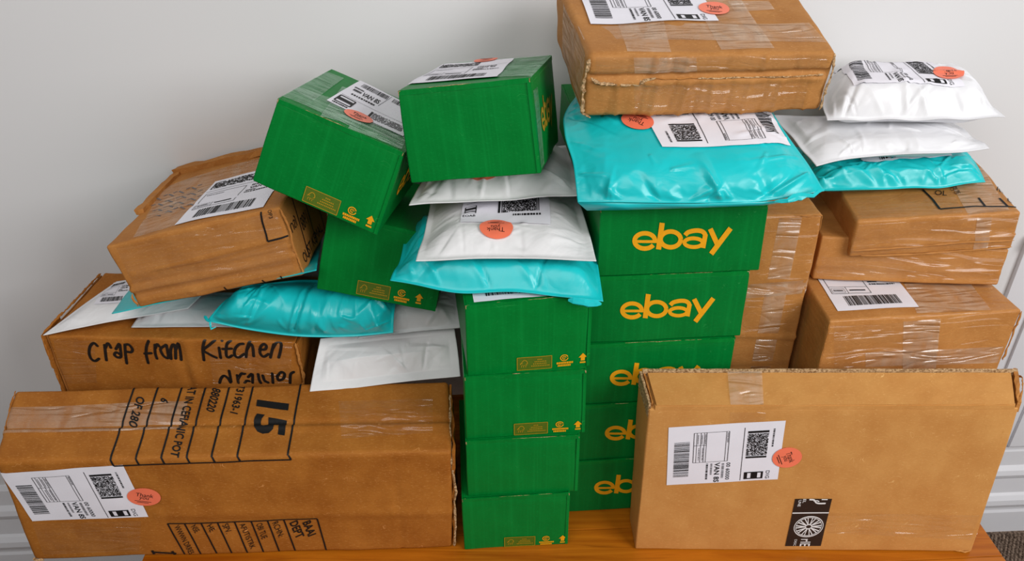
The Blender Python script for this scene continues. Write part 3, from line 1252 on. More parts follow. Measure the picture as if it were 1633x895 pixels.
# ------------------------------------------------------------------ boxes: corner coordinates (metres, z over the table top)
# order: front-left, front-right, back-right, back-left at the foot, then the same at the top
HEX = {
    'F1': [(-0.0724, 1.0460, 0.4009), (0.1286, 1.0753, 0.4003), (0.0889, 1.3454, 0.4018), (-0.1119, 1.3162, 0.4021), (-0.0729, 1.0460, 0.5404), (0.1269, 1.0753, 0.5425), (0.0879, 1.3454, 0.5408), (-0.1123, 1.3162, 0.5395)],
    'F2': [(-0.0780, 1.0411, 0.2682), (0.1260, 1.0593, 0.2676), (0.1009, 1.3312, 0.2681), (-0.1024, 1.3130, 0.2685), (-0.0780, 1.0411, 0.4035), (0.1229, 1.0593, 0.4043), (0.0990, 1.3312, 0.4038), (-0.1024, 1.3130, 0.4033)],
    'F3': [(-0.0794, 1.0356, 0.1352), (0.1185, 1.0502, 0.1344), (0.0981, 1.3225, 0.1343), (-0.0996, 1.3079, 0.1348), (-0.0798, 1.0356, 0.2677), (0.1175, 1.0502, 0.2683), (0.0976, 1.3225, 0.2684), (-0.0999, 1.3079, 0.2680)],
    'F4': [(-0.0891, 1.0296, 0.0004), (0.1050, 1.0438, -0.0016), (0.0851, 1.3160, -0.0009), (-0.1091, 1.3019, 0.0003), (-0.0901, 1.0296, 0.1341), (0.1047, 1.0438, 0.1358), (0.0849, 1.3160, 0.1353), (-0.1098, 1.3019, 0.1342)],
    'E1': [(0.1377, 1.1365, 0.5372), (0.4098, 1.1570, 0.5373), (0.3949, 1.3564, 0.5372), (0.1228, 1.3360, 0.5372), (0.1356, 1.1365, 0.6616), (0.4064, 1.1570, 0.6607), (0.3929, 1.3564, 0.6616), (0.1228, 1.3360, 0.6630)],
    'E2': [(0.1259, 1.1355, 0.4036), (0.3988, 1.1560, 0.4040), (0.3831, 1.3554, 0.4036), (0.1098, 1.3350, 0.4029), (0.1237, 1.1355, 0.5363), (0.3953, 1.1560, 0.5360), (0.3810, 1.3554, 0.5363), (0.1098, 1.3350, 0.5367)],
    'E3': [(0.1178, 1.1315, 0.2686), (0.3903, 1.1520, 0.2680), (0.3750, 1.3514, 0.2686), (0.1028, 1.3310, 0.2686), (0.1181, 1.1315, 0.4018), (0.3906, 1.1520, 0.4015), (0.3754, 1.3514, 0.4018), (0.1028, 1.3310, 0.4024)],
    'E4': [(0.1128, 1.1275, 0.1343), (0.3850, 1.1480, 0.1343), (0.3700, 1.3474, 0.1343), (0.0978, 1.3270, 0.1343), (0.1128, 1.1275, 0.2681), (0.3850, 1.1480, 0.2681), (0.3700, 1.3474, 0.2681), (0.0978, 1.3270, 0.2681)],
    'E5': [(0.1048, 1.1225, 0.0000), (0.3770, 1.1430, 0.0000), (0.3620, 1.3424, 0.0000), (0.0898, 1.3220, 0.0000), (0.1048, 1.1225, 0.1338), (0.3770, 1.1430, 0.1338), (0.3620, 1.3424, 0.1338), (0.0898, 1.3220, 0.1338)],
    'A': [(-0.8847, 1.0049, 0.0103), (-0.1114, 1.0323, -0.0087), (-0.1165, 1.1967, 0.0011), (-0.9014, 1.1693, 0.0068), (-0.8752, 1.0049, 0.2503), (-0.1026, 1.0323, 0.2473), (-0.1187, 1.1967, 0.2727), (-0.9187, 1.1693, 0.2727)],
    'R': [(0.2313, 1.0314, -0.0121), (0.8607, 1.0257, 0.0105), (0.8642, 1.1017, 0.0072), (0.2297, 1.1074, -0.0047), (0.2281, 1.0365, 0.3491), (0.8379, 1.0308, 0.3566), (0.8682, 1.1069, 0.3672), (0.2205, 1.1125, 0.3628)],
    'B': [(-0.8690, 1.2372, -0.0002), (-0.4013, 1.2164, 0.0002), (-0.3911, 1.4461, 0.0000), (-0.8587, 1.4670, 0.0000), (-0.8691, 1.2372, 0.3446), (-0.4013, 1.2164, 0.3454), (-0.3911, 1.4461, 0.3452), (-0.8588, 1.4670, 0.3448)],
    'C': [(-0.6648, 1.2064, 0.4275), (-0.3599, 1.2012, 0.4990), (-0.3498, 1.5285, 0.4860), (-0.6566, 1.5338, 0.4135), (-0.6972, 1.2125, 0.5512), (-0.3840, 1.2072, 0.6292), (-0.3770, 1.5346, 0.6142), (-0.6868, 1.5399, 0.5401)],
    'D': [(-0.3889, 1.1162, 0.7194), (-0.2056, 1.0880, 0.6406), (-0.1814, 1.3566, 0.6001), (-0.3652, 1.3849, 0.6770), (-0.3362, 1.1308, 0.8417), (-0.1562, 1.1026, 0.7696), (-0.1306, 1.3712, 0.7263), (-0.3140, 1.3994, 0.8002)],
    'G': [(-0.1541, 1.1379, 0.7050), (0.0433, 1.1098, 0.7336), (0.0828, 1.3749, 0.6753), (-0.1099, 1.4030, 0.6576), (-0.1684, 1.1650, 0.8411), (0.0263, 1.1369, 0.8700), (0.0689, 1.4019, 0.8236), (-0.1185, 1.4300, 0.7996)],
    'I': [(-0.3254, 1.1441, 0.5085), (-0.1288, 1.1312, 0.4706), (-0.1216, 1.3995, 0.4205), (-0.3177, 1.4125, 0.4595), (-0.2962, 1.1672, 0.6405), (-0.1020, 1.1542, 0.5972), (-0.0942, 1.4226, 0.5482), (-0.2889, 1.4355, 0.5904)],
    'T': [(0.1080, 1.2014, 0.7858), (0.4873, 1.2341, 0.7827), (0.4716, 1.4926, 0.8246), (0.0813, 1.4599, 0.8289), (0.1123, 1.1850, 0.8880), (0.4876, 1.2178, 0.8821), (0.4834, 1.4763, 0.9287), (0.0763, 1.4435, 0.9315)],
    'M': [(0.4196, 1.2470, 0.0000), (0.5402, 1.2532, -0.0010), (0.5344, 1.4530, 0.0000), (0.4096, 1.4468, 0.0000), (0.4154, 1.2470, 0.5910), (0.5374, 1.2532, 0.5903), (0.5302, 1.4530, 0.5910), (0.4096, 1.4468, 0.5920)],
    'J1': [(0.5517, 1.1637, -0.0000), (0.9037, 1.1967, -0.0000), (0.8794, 1.4556, 0.0000), (0.5274, 1.4225, 0.0000), (0.5517, 1.1637, 0.4300), (0.9037, 1.1967, 0.4300), (0.8794, 1.4556, 0.4300), (0.5274, 1.4225, 0.4300)],
    'J2': [(0.5574, 1.2872, 0.4364), (0.8913, 1.2619, 0.4399), (0.9090, 1.5011, 0.4293), (0.5753, 1.5264, 0.4292), (0.5584, 1.2902, 0.5292), (0.8915, 1.2650, 0.5150), (0.9098, 1.5041, 0.5076), (0.5765, 1.5294, 0.5182)],
    'J3': [(0.6091, 1.2736, 0.4930), (0.8885, 1.2606, 0.5175), (0.8979, 1.4783, 0.5302), (0.6189, 1.4912, 0.5063), (0.6062, 1.2692, 0.5696), (0.8806, 1.2563, 0.5948), (0.8920, 1.4739, 0.6073), (0.6142, 1.4868, 0.5835)],
    'E0': [(0.1064, 1.2551, 0.6610), (0.3786, 1.2755, 0.6610), (0.3636, 1.4749, 0.6610), (0.0914, 1.4545, 0.6610), (0.1064, 1.2551, 0.7830), (0.3786, 1.2755, 0.7830), (0.3636, 1.4749, 0.7830), (0.0914, 1.4545, 0.7830)],
}

for n, k in (('C', .985), ('D', 1.045), ('I', 1.055)):      # settle the pile: slide along the line of sight
    HEX[n] = [(x * k, y * k, CH - (CH - z) * k) for (x, y, z) in HEX[n]]
for n, k in (('E1', .002), ('E2', .008), ('E3', .008), ('E4', .008), ('E5', .006)):
    HEX[n] = [(x + (k if i in (0, 3, 4, 7) else 0), y, z) for i, (x, y, z) in enumerate(HEX[n])]
HEX['J1'] = [(max(x, .5475), y, z) for (x, y, z) in HEX['J1']]
HEX['E0'] = [(x, y + .02, min(z, .748)) for (x, y, z) in HEX['E0']]
for n in ('A', 'R', 'F4', 'M', 'J1', 'E5', 'B'):
    HEX[n] = [(x, y, 0.0 if i < 4 else z) for i, (x, y, z) in enumerate(HEX[n])]

# ---- green mailing boxes -------------------------------------------------------
LOGO = []                                                   # the yellow word mark, in metres from the face's lower left corner
b1 = Box(HEX['E1'], seed=11)
fE1 = b1.face('front')


def zz(x, y):
    return fE1.find(960 + x / 3.729, 340 + y / 3.729)


def logo_art():
    """the word mark traced on the top box of the long-side stack"""
    a = Art()
    W = 27
    el = lambda cx, cy, rx, ry, a0, a1, n=26: [(cx + rx * math.cos(math.radians(a0 + (a1 - a0) * i / n)), cy + ry * math.sin(math.radians(a0 + (a1 - a0) * i / n))) for i in range(n + 1)]
    a.stroke(el(222, 165, 61, 46, 10, -326, 30), W, 1, False)             # e bowl
    a.stroke([(163, 168), (222, 169), (295, 170)], 17, 1, False)               # e bar
    a.stroke([(325, 58), (304, 217)], 31, 1, False)                            # b stem
    a.stroke(el(376, 157, 60, 47, 0, 360, 32), W, 1, False)                    # b bowl
    a.stroke(el(512, 176, 54, 26, 0, 360, 28), 23, 1, False)                   # a bowl
    a.stroke([(462, 132), (480, 114), (520, 104), (556, 106), (578, 122), (580, 145)], W, 3, False)
    a.stroke([(583, 125), (568, 207)], 28, 1, False)
    a.stroke([(611, 93), (656, 190)], 30, 1, False)
    a.stroke([(732, 90), (617, 243)], 30, 1, False)
    c0 = zz(447, 150)
    V = np.array([zz(*p) for p in a.v])
    a.v = [tuple(p) for p in V]
    return a


LG = logo_art()
LGV = np.array(LG.v)
LGC = (LGV.min(0) + LGV.max(0)) / 2
bF = Box(HEX['F1'], seed=21)
fF1 = bF.face('front')


def ff(x, y):
    return fF1.find(720 + x / 3.729, 460 + y / 3.729)


def marks():
    """care marks printed low on the short side: olive panel, gold frame and mark, spiral, arrow (metres)"""
    ol, go, ye = Art(), Art(), Art()
    q = np.array([ff(390, 414), ff(594, 397), ff(596, 468), ff(391, 488)])
    x0, x1 = q[[0, 3], 0].mean(), q[[1, 2], 0].mean()
    y1, y0 = q[[0, 1], 1].mean(), q[[2, 3], 1].mean()
    ol.rect(x0, y0, x1, y1, 6, 2)
    w, h = x1 - x0, y1 - y0
    go.frame(x0, y0, x1, y1, 0.0011, 6)
    cx, cy = x0 + w * 0.2, y0 + h * 0.5
    go.stroke([(cx - .0062, cy - .001), (cx - .003, cy + .004), (cx, cy + .0068), (cx + .004, cy + .005), (cx + .0055, cy), (cx + .003, cy - .001)], 0.0013, 3)
    go.stroke([(cx - .0062, cy + .0005), (cx - .0025, cy + .0005)], 0.0011, 1)
    for k, (a, b) in enumerate(((-.0045, -.002), (-.001, .0015), (.0025, .005))):
        go.stroke([(cx + a, cy - .0075), (cx + a, cy - .0035), (cx + b, cy - .0035)], 0.001, 1, False)
    for k, (a, b) in enumerate(((.58, .72), (.5, .8), (.46, .86), (.4, .92))):
        for t in np.arange(a, b, 0.05):
            go.rect(x0 + w * t, y1 - h * (.26 + .17 * k), x0 + w * (t + .036), y1 - h * (.18 + .17 * k))
    c = ff(670, 411)
    ye.ring(c, .0062, .0058, .0017, 0.3, 6.2)
    ye.ring(c, .0029, .0027, .0013, 0, 5.4)
    ye.disc(c, .0008, .0008, 8)
    l0, l1 = ff(624, 446), ff(722, 434)
    yy = (l0[1] + l1[1]) / 2
    for k, (a, b, dy) in enumerate(((l0[0], l1[0], 0.0), (l0[0] + .002, l1[0] - .004, -.0052))):
        x = a
        r = random.Random(k)
        while x < b:
            ww = r.uniform(.0016, .0030)
            ye.rect(x, yy + dy - .0019, min(x + ww, b), yy + dy + .0019)
            x += ww + .0005
    t = ff(782, 384)
    ye.add([(t[0], t[1]), (t[0] - .0072, t[1] - .0085), (t[0] + .0072, t[1] - .0085)], [(0, 1, 2)])
    ye.rect(t[0] - .0034, t[1] - .0150, t[0] + .0034, t[1] - .0080)
    ye.rect(t[0] - .0048, t[1] - .0200, t[0] + .0048, t[1] - .0172)
    return ol, go, ye


MK = marks()
LGW = LGV[:, 0].max() - LGV[:, 0].min()


def shifted(art, dx, dy):
    a = Art()
    a.v = [(x + dx, y + dy) for (x, y) in art.v]
    a.f = list(art.f)
    return a


def green_box(key, label, group, front='marks', seed=1, amp=0.0009, worn=True, dxy=(0, 0)):
    H = [np.array(p) for p in HEX[key]]
    # body stops a board's thickness below the lid
    up = [(H[i + 4] - H[i]) / np.linalg.norm(H[i + 4] - H[i]) for i in range(4)]
    bx = Box([tuple(p) for p in H], r=0.0022, amp=amp, seed=seed)
    body = Box([tuple(H[i]) for i in range(4)] + [tuple(H[i + 4] - up[i] * 0.0062) for i in range(4)], r=0.0022, amp=amp, seed=seed)
    t = thing('mailing_box', bx.base(), label, 'box', group)
    body.mesh('body', 'green_dark' if front == 'logo' else 'green', t)
    W, D, Hh = bx.dim
    bx.slab('lid', (0.0028, 0.0062, Hh - 0.0032), (W - 0.0025, D, Hh - 0.0002), 'green', t, 0.0002, seed, (8, 6, 1))
    for (x0, x1) in ((0.0, 0.0024), (W - 0.0024, W)):
        bx.slab('side_lip', (x0, 0.001, Hh - 0.0075), (x1, D, Hh - 0.0004), 'green', t, 0.0002, seed + 5, (1, 8, 1))
    bx.slab('front_lip', (0.002, -0.0002, Hh - 0.0075), (W - 0.002, 0.0026, Hh + 0.0003), 'green', t, 0.0003, seed + 1, (14, 1, 1))
    rg = random.Random(seed)
    if worn:
        for (x, k) in ((0.0015, 1), (W - 0.0015, 2)):
            bx.ragged('worn_corner', [(x, -0.0003, Hh - 0.007), (x, 0.0003, Hh - 0.001), (x + (0.006 if k == 1 else -0.006), 0.001, Hh)], 0.0022, t, 'raw', seed + k, 0.002)
        bx.ragged('worn_edge', [(W * rg.uniform(.2, .4), 0.0006, Hh + .0001), (W * rg.uniform(.5, .9), 0.0006, Hh + .0001)], 0.0012, t, 'raw', seed + 7, 0.004, 0.9)
    ff_ = body.face('front')
    if front == 'marks':
        for art, m, nm, of in zip(MK, ('olive', 'gold', 'yellow'), ('care_panel', 'care_mark', 'arrow_mark'), (.0010, .0015, .0012)):
            lay(nm, ff_, shifted(art, *dxy), m, t, of)
    elif front == 'logo':
        o = lay('word_mark', ff_, shifted(LG, W / 2 - LGC[0] + dxy[0], dxy[1]), 'yellow', t, .0010)
        o['label'] = 'yellow ebay lettering'
    # bright folded edge at the right of the front
    if front != 'logo':
        body.slab('corner_fold', (W - 0.0055, -0.0016, 0.002), (W - 0.0002, 0.0006, Hh - 0.006), 'green', t, 0.0002, seed + 3, (1, 1, 6))
    return t, bx, body


gF = 'four green boxes stacked short side forward'
gE = 'five green boxes stacked with the yellow word forward'
t, bx, body = green_box('F1', 'topmost green box of the front stack, white paper on its lid under teal plastic', gF, 'marks', 21)
ft = bx.face('top')
label_on(ft, None, t, art_upright, 5, quad=[(0.015, 0.19), (0.135, 0.19), (0.135, 0.006), (0.015, 0.006)])
green_box('F2', 'green box second from the top of the front stack, gold care panel at its foot', gF, 'marks', 22)
green_box('F3', 'plain green box third from the top of the front stack, without printed marks', gF, None, 23)
green_box('F4', 'lowest green box of the front stack, standing on the pine table', gF, 'marks', 24, dxy=(-.006, -.002))
green_box('E1', 'topmost green ebay box, the large teal mailer hanging over its top edge', gE, 'logo', 11)
green_box('E2', 'green ebay box second from the top of its stack, whole word visible', gE, 'logo', 12, dxy=(-.002, 0))
green_box('E3', 'green ebay box third from the top, word half hidden by the upright kraft box', gE, 'logo', 13, dxy=(-.004, -.006))
green_box('E4', 'green ebay box fourth from the top, only the letters eb in view', gE, 'logo', 14, dxy=(0, 0))
green_box('E5', 'lowest green ebay box, standing on the pine table in shade', gE, 'logo', 15, dxy=(-.004, -.002))
green_box('E0', 'green box behind the large teal mailer, only its left edge showing', None, None, 16, worn=False)

t, bx, body = green_box('D', 'green box tipped to the right, label and coral sticker on its lid', 'two tilted green boxes', 'marks', 31)
ft = bx.face('top')
tape_on(ft, [(447, 152), (470, 137), (590, 180), (570, 207)], t, 'tape_green', 0.0014)
tape_on(ft, [(462, 142), (516, 113), (548, 126), (500, 162)], t, 'tape_green', 0.0016)
tape_on(ft, [(505, 190), (545, 140), (585, 150), (560, 200)], t, 'tape_green', 0.0018)
tape_on(ft, [(555, 205), (575, 175), (650, 215), (640, 240)], t, 'tape_green', 0.0018)
label_on(ft, [(574, 130), (668, 176), (642, 220), (520, 162)], t, art_card, 31, 0.0022)
sticker_on(ft, (571, 188), t, 0.024, rot=-0.1, off=0.0034)
fr = body.face('right')
lay('word_mark', fr, shifted(LG, fr.size[0] / 2 - LGC[0], 0), 'yellow', t, .0010)

t, bx, body = green_box('G', 'plain green box leaning back on white mailers at the top centre', None, None, 32, amp=0.0014)
ft = bx.face('top')
tape_on(ft, [(790, 124), (812, 100), (880, 90), (850, 122)], t, 'tape_green', 0.0014)
tape_on(ft, [(700, 106), (712, 102), (878, 88), (868, 97)], t, 'tape_green', 0.0016)
label_on(ft, [(697, 105), (820, 95), (793, 124), (644, 136)], t, art_upright, 33, 0.0022)
sticker_on(ft, (775, 98), t, 0.022, off=0.0034)
fr = body.face('right')
lay('word_mark', fr, shifted(LG, fr.size[0] / 2 - LGC[0], 0.004), 'gold', t, .0010)
tape_on(fr, [(0.01, .005), (.05, .005), (.05, .12), (.01, .12)], t, 'tape_green', 0.0005, px=False)

green_box('I', 'green box tipped to the right underneath the other tilted green box', 'two tilted green boxes', 'marks', 34, dxy=(-.012, 0.002))

# ---- large kraft box at the lower left ------------------------------------------
bA = Box(HEX['A'], r=0.009, amp=0.0018, freq=5, seed=41, creases=[('top', 0.0, 0.075, 0.78, 0.07, -0.004, 0.006), ('top', 0.0, 0.066, 0.78, 0.061, 0.003, 0.006),
                                                                 ('front', 0.25, 0.115, 0.77, 0.10, 0.003, 0.012), ('front', 0.68, 0.0, 0.67, 0.25, -0.0015, 0.004)])
tA = thing('kraft_box', bA.base(), 'long battered brown box at lower left printed with 15 and CEFIANIC POT', 'box', 'brown cardboard boxes')
bA.mesh('body', 'kraft_orange', tA, 0.006)
aT, aF = bA.face('top'), bA.face('front')
z1 = lambda x, y: (160 + x / 4.803, 590 + y / 4.803)
z2 = lambda x, y: (220 + x / 4.803, 800 + y / 4.803)
k = Art()
top_ln = [((268, 118), (80, 672)), ((452, 112), (275, 662)), ((632, 108), (470, 656)), ((812, 102), (668, 642)), ((993, 97), (860, 632)), ((1175, 92), (1055, 630)), ((1540, 88), (1442, 612))]
for a, b in top_ln:
    qa, qb = aT.quad([z1(*a), z1(*b)])
    qe = qb + (qb - qa) * (qb[1] / max(qa[1] - qb[1], 1e-6))       # run on to the front edge
    k.line(qa, qe, 0.0032, 8)
word_on(aT, 'OF 280', z1(315, 215), z1(245, 430), 14, 0.022, tA)
word_on(aT, '6', z1(500, 228), z1(488, 258), 13, 0.022, tA)
word_on(aT, 'AT IN CEFIANIC POT', z1(712, 112), z1(567, 672), 14, 0.024, tA)
word_on(aT, '880220', z1(892, 140), z1(840, 322), 14, 0.022, tA)
word_on(aT, '731963-1', z1(1082, 108), z1(1022, 335), 13, 0.022, tA)
word_on(aT, '15', z1(1322, 245), z1(1286, 500), 52, 0.035, tA)
lay('printed_table', aT, k, 'ink', tA, 0.0012, fine=0.004)
k = Art()
bot_ln = [((80, 672), (105, 735)), ((275, 662), (298, 726)), ((470, 656), (495, 720)), ((668, 642), (688, 712)), ((860, 632), (880, 705)), ((1055, 630), (1072, 698)), ((1442, 612), (1462, 688))]
ends = [z1(*b) for a, b in bot_ln]
q = aF.quad(ends)
for p in q:
    k.line(p, (p[0] - 0.004, bA.dim[2]), 0.0032, 3)
px_lines(k, aF, [(ends[0], ends[3], ends[6])], 0.003, 10)
low = [((228, 165), (360, 402)), ((357, 160), (483, 398)), ((485, 157), (605, 396)), ((610, 153), (720, 393)), ((740, 150), (840, 391)), ((868, 147), (962, 388)), ((993, 143), (1083, 385)), ((1117, 138), (1205, 382)), ((1372, 127), (1443, 378))]
px_lines(k, aF, [(z2(*a), z2(*b)) for a, b in low], 0.0028, 4)
px_lines(k, aF, [(z2(228, 165), z2(800, 149), z2(1372, 127))], 0.0028, 8)
for s, a, b, h, bo in (('BAAI', (1290, 150), (1335, 262), 14, .024), ('DEPT', (1190, 152), (1245, 278), 14, .024), ('RCHN:', (1050, 155), (1100, 268), 10, .0), ('OBI TUE', (928, 162), (972, 282), 10, 0),
                       ('AFUTISTRK', (798, 165), (884, 356), 9, 0), ('SPV.', (668, 168), (700, 235), 10, 0), ('HE', (548, 172), (575, 218), 9, 0), ('NSE', (425, 178), (458, 226), 9, 0), ('WWWN DRRES', (298, 180), (415, 396), 9, 0)):
    word_on(aF, s, z2(*a), z2(*b), h, bo, tA)
px_lines(k, aF, [(z2(112, 388), z2(295, 396))], 0.004, 3)
px_lines(k, aF, [(z2(108, 376), z2(125, 404)), (z2(262, 378), z2(285, 408))], 0.005, 2)
lay('printed_form', aF, k, 'ink', tA, 0.0012, fine=0.006)
label_on(aF, [(0, 755), (196, 741), (237, 823), (52, 831)], tA, art_side, 41, 0.0012)
sticker_on(aF, (230, 791), tA, 0.029, 0.0215, rot=-0.25, off=0.0026)
tape_on(aF, [(52, 836), (225, 830), (222, 880), (70, 884)], tA, 'film', 0.0006, (12, 6))
tape_on(aT, [(5, 650), (300, 640), (290, 686), (0, 692)], tA, 'tape', 0.0006, (70, 22))
tape_on(aT, [(540, 640), (690, 635), (690, 690), (545, 700)], tA, 'film', 0.0006, (50, 22))
W, D, H = bA.dim
bA.slab('end_flap', (W + 0.0005, 0.004, 0.003), (W + 0.0045, D, H * 0.96), 'kraft_orange', tA, 0.0022, 3, (1, 8, 14))
bA.ragged('torn_edge', [(W + .003, .003, .004), (W + .006, .0, .06), (W + .004, .002, .12), (W + .008, .001, .15), (W + .002, .003, .19), (W, .004, H * .9), (W - .001, .05, H), (W + .001, .13, H)], 0.006, tA, 'raw', 8)
bA.ragged('torn_edge', [(.0, .002, .004), (.004, -.001, .012), (.010, -.002, .006), (.02, -.001, .003)], 0.008, tA, 'raw', 9)
bA.ragged('torn_edge', [(.001, .06, H - .003), (.001, .13, H - .001), (.003, D - .004, H)], 0.005, tA, 'kraft_orange', 10)

# ---- brown box with marker writing ------------------------------------------------
bB = Box(HEX['B'], r=0.005, amp=0.0016, freq=6, seed=51, creases=[('front', 0.252, 0.1, 0.245, 0.345, -0.0024, 0.007), ('front', 0.268, 0.1, 0.262, 0.345, 0.0026, 0.008), ('front', 0.33, 0.2, 0.37, 0.29, 0.0025, 0.004)])
tB = thing('kraft_box', bB.base(), 'brown box behind the long one with crap from kitchen drawer written in marker', 'box', 'brown cardboard boxes')
bB.mesh('body', 'kraft_orange', tB, 0.006)
fB = bB.face('front')
k = Art()
s1 = lambda x, y: (120 + x / 8.95, 520 + y / 8.95)
s2 = lambda x, y: (300 + x / 8.165, 520 + y / 8.165)
ST1 = [[(320, 280), (270, 240), (218, 285), (205, 380), (235, 460), (290, 492), (345, 460)], [(422, 268), (436, 380), (450, 482)], [(434, 310), (462, 248), (488, 262), (510, 308)],
       [(582, 328), (632, 250), (648, 330), (656, 430), (610, 446), (562, 410), (588, 374), (640, 400)], [(712, 262), (722, 400), (740, 528)], [(718, 262), (770, 262), (820, 325), (802, 368), (742, 362)],
       [(1050, 212), (1022, 290), (1016, 400), (1045, 525)], [(995, 390), (1090, 382)], [(1142, 262), (1146, 380), (1170, 460)], [(1150, 310), (1176, 252), (1205, 284)],
       [(1300, 262), (1225, 320), (1258, 408), (1310, 450), (1335, 430), (1308, 268)], [(1372, 464), (1366, 340), (1396, 262), (1428, 310), (1436, 462)], [(1436, 340), (1466, 252), (1490, 330), (1510, 490)]]
ST2 = [[(207, 142), (195, 290), (207, 445)], [(345, 175), (272, 250), (205, 310), (290, 372), (370, 412)], [(405, 280), (425, 415)], [(436, 186), (442, 192)],
       [(545, 155), (506, 240), (500, 378), (532, 406), (575, 380)], [(452, 296), (570, 290)], [(720, 230), (662, 240), (612, 300), (610, 378), (660, 406), (735, 360)], [(790, 137), (770, 290), (757, 400)],
       [(766, 310), (812, 236), (842, 270), (856, 390)], [(932, 304), (1004, 300), (1020, 256), (985, 234), (945, 272), (940, 350), (985, 396), (1050, 360)], [(1115, 240), (1092, 330), (1075, 405)],
       [(1104, 290), (1160, 208), (1210, 232), (1204, 320), (1183, 405)],
       [(412, 738), (430, 682), (468, 650), (518, 682), (552, 735)], [(533, 585), (548, 660), (560, 725)], [(640, 640), (655, 735)], [(650, 690), (695, 618), (745, 610)],
       [(785, 662), (838, 620), (842, 735)], [(740, 735), (765, 712), (800, 715)], [(915, 622), (928, 690), (950, 735)], [(975, 640), (1000, 705), (1045, 730)], [(1098, 612), (1104, 680), (1108, 735)],
       [(1162, 645), (1182, 700), (1240, 680), (1260, 622), (1220, 592), (1170, 640)], [(1330, 735), (1338, 625), (1378, 592)]]
for fn, strokes in ((s1, ST1[:6]), (s1, ST1[6:]), (s2, ST2[:12]), (s2, ST2[12:])):      # crap, from, kitchen, drawer
    k = Art()
    for s in strokes:
        k.stroke(fB.quad([fn(*p) for p in s]), 0.0056, 5)
    wr = lay('marker_word', fB, k, 'marker', tB, 0.0010, fine=0.003)
    wr['label'] = 'black marker handwriting'
W, D, H = bB.dim
bB.slab('end_flap', (-0.010, -0.001, 0.02), (-0.006, 0.06, H + 0.004), 'kraft_orange', tB, 0.0016, 5, (1, 5, 14))
bB.slab('inner_flap', (-0.004, 0.004, 0.02), (-0.001, D - .01, H - 0.002), 'kraft', tB, 0.0012, 6, (1, 5, 10))
bB.ragged('torn_edge', [(-.008, .0, .15), (-.009, .0, .25), (-.009, -.001, H), (-.006, .03, H + .004), (-.004, .1, H + .003), (-.003, D - .01, H + .002)], 0.006, tB, 'kraft_orange', 12)
bB.ragged('torn_edge', [(W, -.001, .22), (W + .006, -.002, .27), (W + .004, -.003, .31), (W + .001, .0, H - .002)], 0.007, tB, 'kraft', 13)
bB.slab('side_flap', (W + 0.001, 0.002, 0.02), (W + 0.005, D * .8, H - 0.004), 'kraft_orange', tB, 0.0016, 7, (1, 5, 12))
tape_on(fB, [(85, 540), (150, 535), (155, 610), (92, 612)], tB, 'film', 0.0006)
tape_on(fB, [(330, 540), (465, 545), (465, 610), (340, 612)], tB, 'film', 0.0006)

# ---- tilted kraft box, upper left ---------------------------------------------------
bC = Box(HEX['C'], r=0.006, amp=0.0022, freq=6, seed=61, creases=[('front', 0.0, 0.045, 0.32, 0.05, -0.004, 0.004), ('front', 0.0, 0.036, 0.32, 0.041, 0.004, 0.005), ('front', 0.02, 0.066, 0.3, 0.075, 0.0025, 0.005), ('front', 0.06, 0.058, 0.31, 0.064, -0.003, 0.003),
                                                                 ('front', 0.0, 0.026, 0.3, 0.022, -0.0035, 0.004), ('front', 0.01, 0.015, 0.3, 0.018, 0.003, 0.005), ('front', 0.10, 0.02, 0.12, 0.005, 0.002, 0.003), ('top', 0.02, 0.1, 0.3, 0.09, -0.002, 0.004)])
tC = thing('kraft_box', bC.base(), 'taped brown box tilted on the mailers at the left, white label on top', 'box', 'brown cardboard boxes')
bC.mesh('body', 'kraft', tC, 0.005)
cT, cF, cR = bC.face('top'), bC.face('front'), bC.face('right')
W, D, H = bC.dim
tape_on(cT, [(212, 379), (258, 300), (420, 250), (400, 330)], tC, 'tape', 0.0008, (16, 10))
tape_on(cT, [(230, 350), (262, 318), (350, 292), (330, 320)], tC, 'tape', 0.0011, (12, 6))
k = Art()
for i in range(4):
    p0, p1 = np.array((240, 346 - i * 9)), np.array((322, 322 - i * 9))
    for j in range(9):
        a = p0 + (p1 - p0) * (j + random.Random(i * 9 + j).uniform(0, .5)) / 9
        px_lines(k, cT, [(a, a + (7, -2.5 + 5 * (j % 2)))], 0.0028, 1)
lay('tape_lettering', cT, k, 'grey_ink', tC, 0.0014)
label_on(cT, [(344, 291), (470, 257), (420, 331), (279, 361)], tC, art_upright, 61, 0.0018)
tape_on(cF, [(185, 395), (440, 338), (470, 430), (226, 486)], tC, 'film', 0.0006, (16, 8))
k = Art()
z6 = lambda x, y: (150 + x / 2.984, 220 + y / 2.984)
px_lines(k, cF, [(z6(788, 340), z6(800, 400), z6(828, 490)), (z6(828, 490), z6(925, 466))], 0.003, 3)
px_text(k, cF, 'OP3', z6(826, 322), z6(842, 384), 6, 0.0)
px_lines(k, cF, [(z6(620, 708), z6(642, 742)), (z6(800, 676), z6(822, 702)), (z6(888, 656), z6(900, 680)), (z6(690, 730), z6(750, 712), z6(785, 716))], 0.0026, 2)
lay('printed_marks', cF, k, 'ink', tC, 0.0012)
k = Art()
fw, fh = cR.size
for a in (0.05, 0.105, 0.16, 0.215):
    k.line((a, 0.008), (a + 0.012, fh - 0.006), 0.0028, 4)
k.textbox('USJ', 0.015, fh - .055, 0.045, fh - .035)
k.textbox('8861', 0.062, fh - .075, 0.100, fh - .05)
k.textbox('OUST KEMAL', 0.02, .03, 0.15, .012)
k.v = [(x, y) for x, y in k.v]
lay('printed_form', cR, k, 'ink', tC, 0.0012)
bC.slab('back_flap', (0.0, D - 0.016, H - 0.001), (W, D + 0.004, H + 0.012), 'kraft', tC, 0.002, 5, (16, 2, 1))
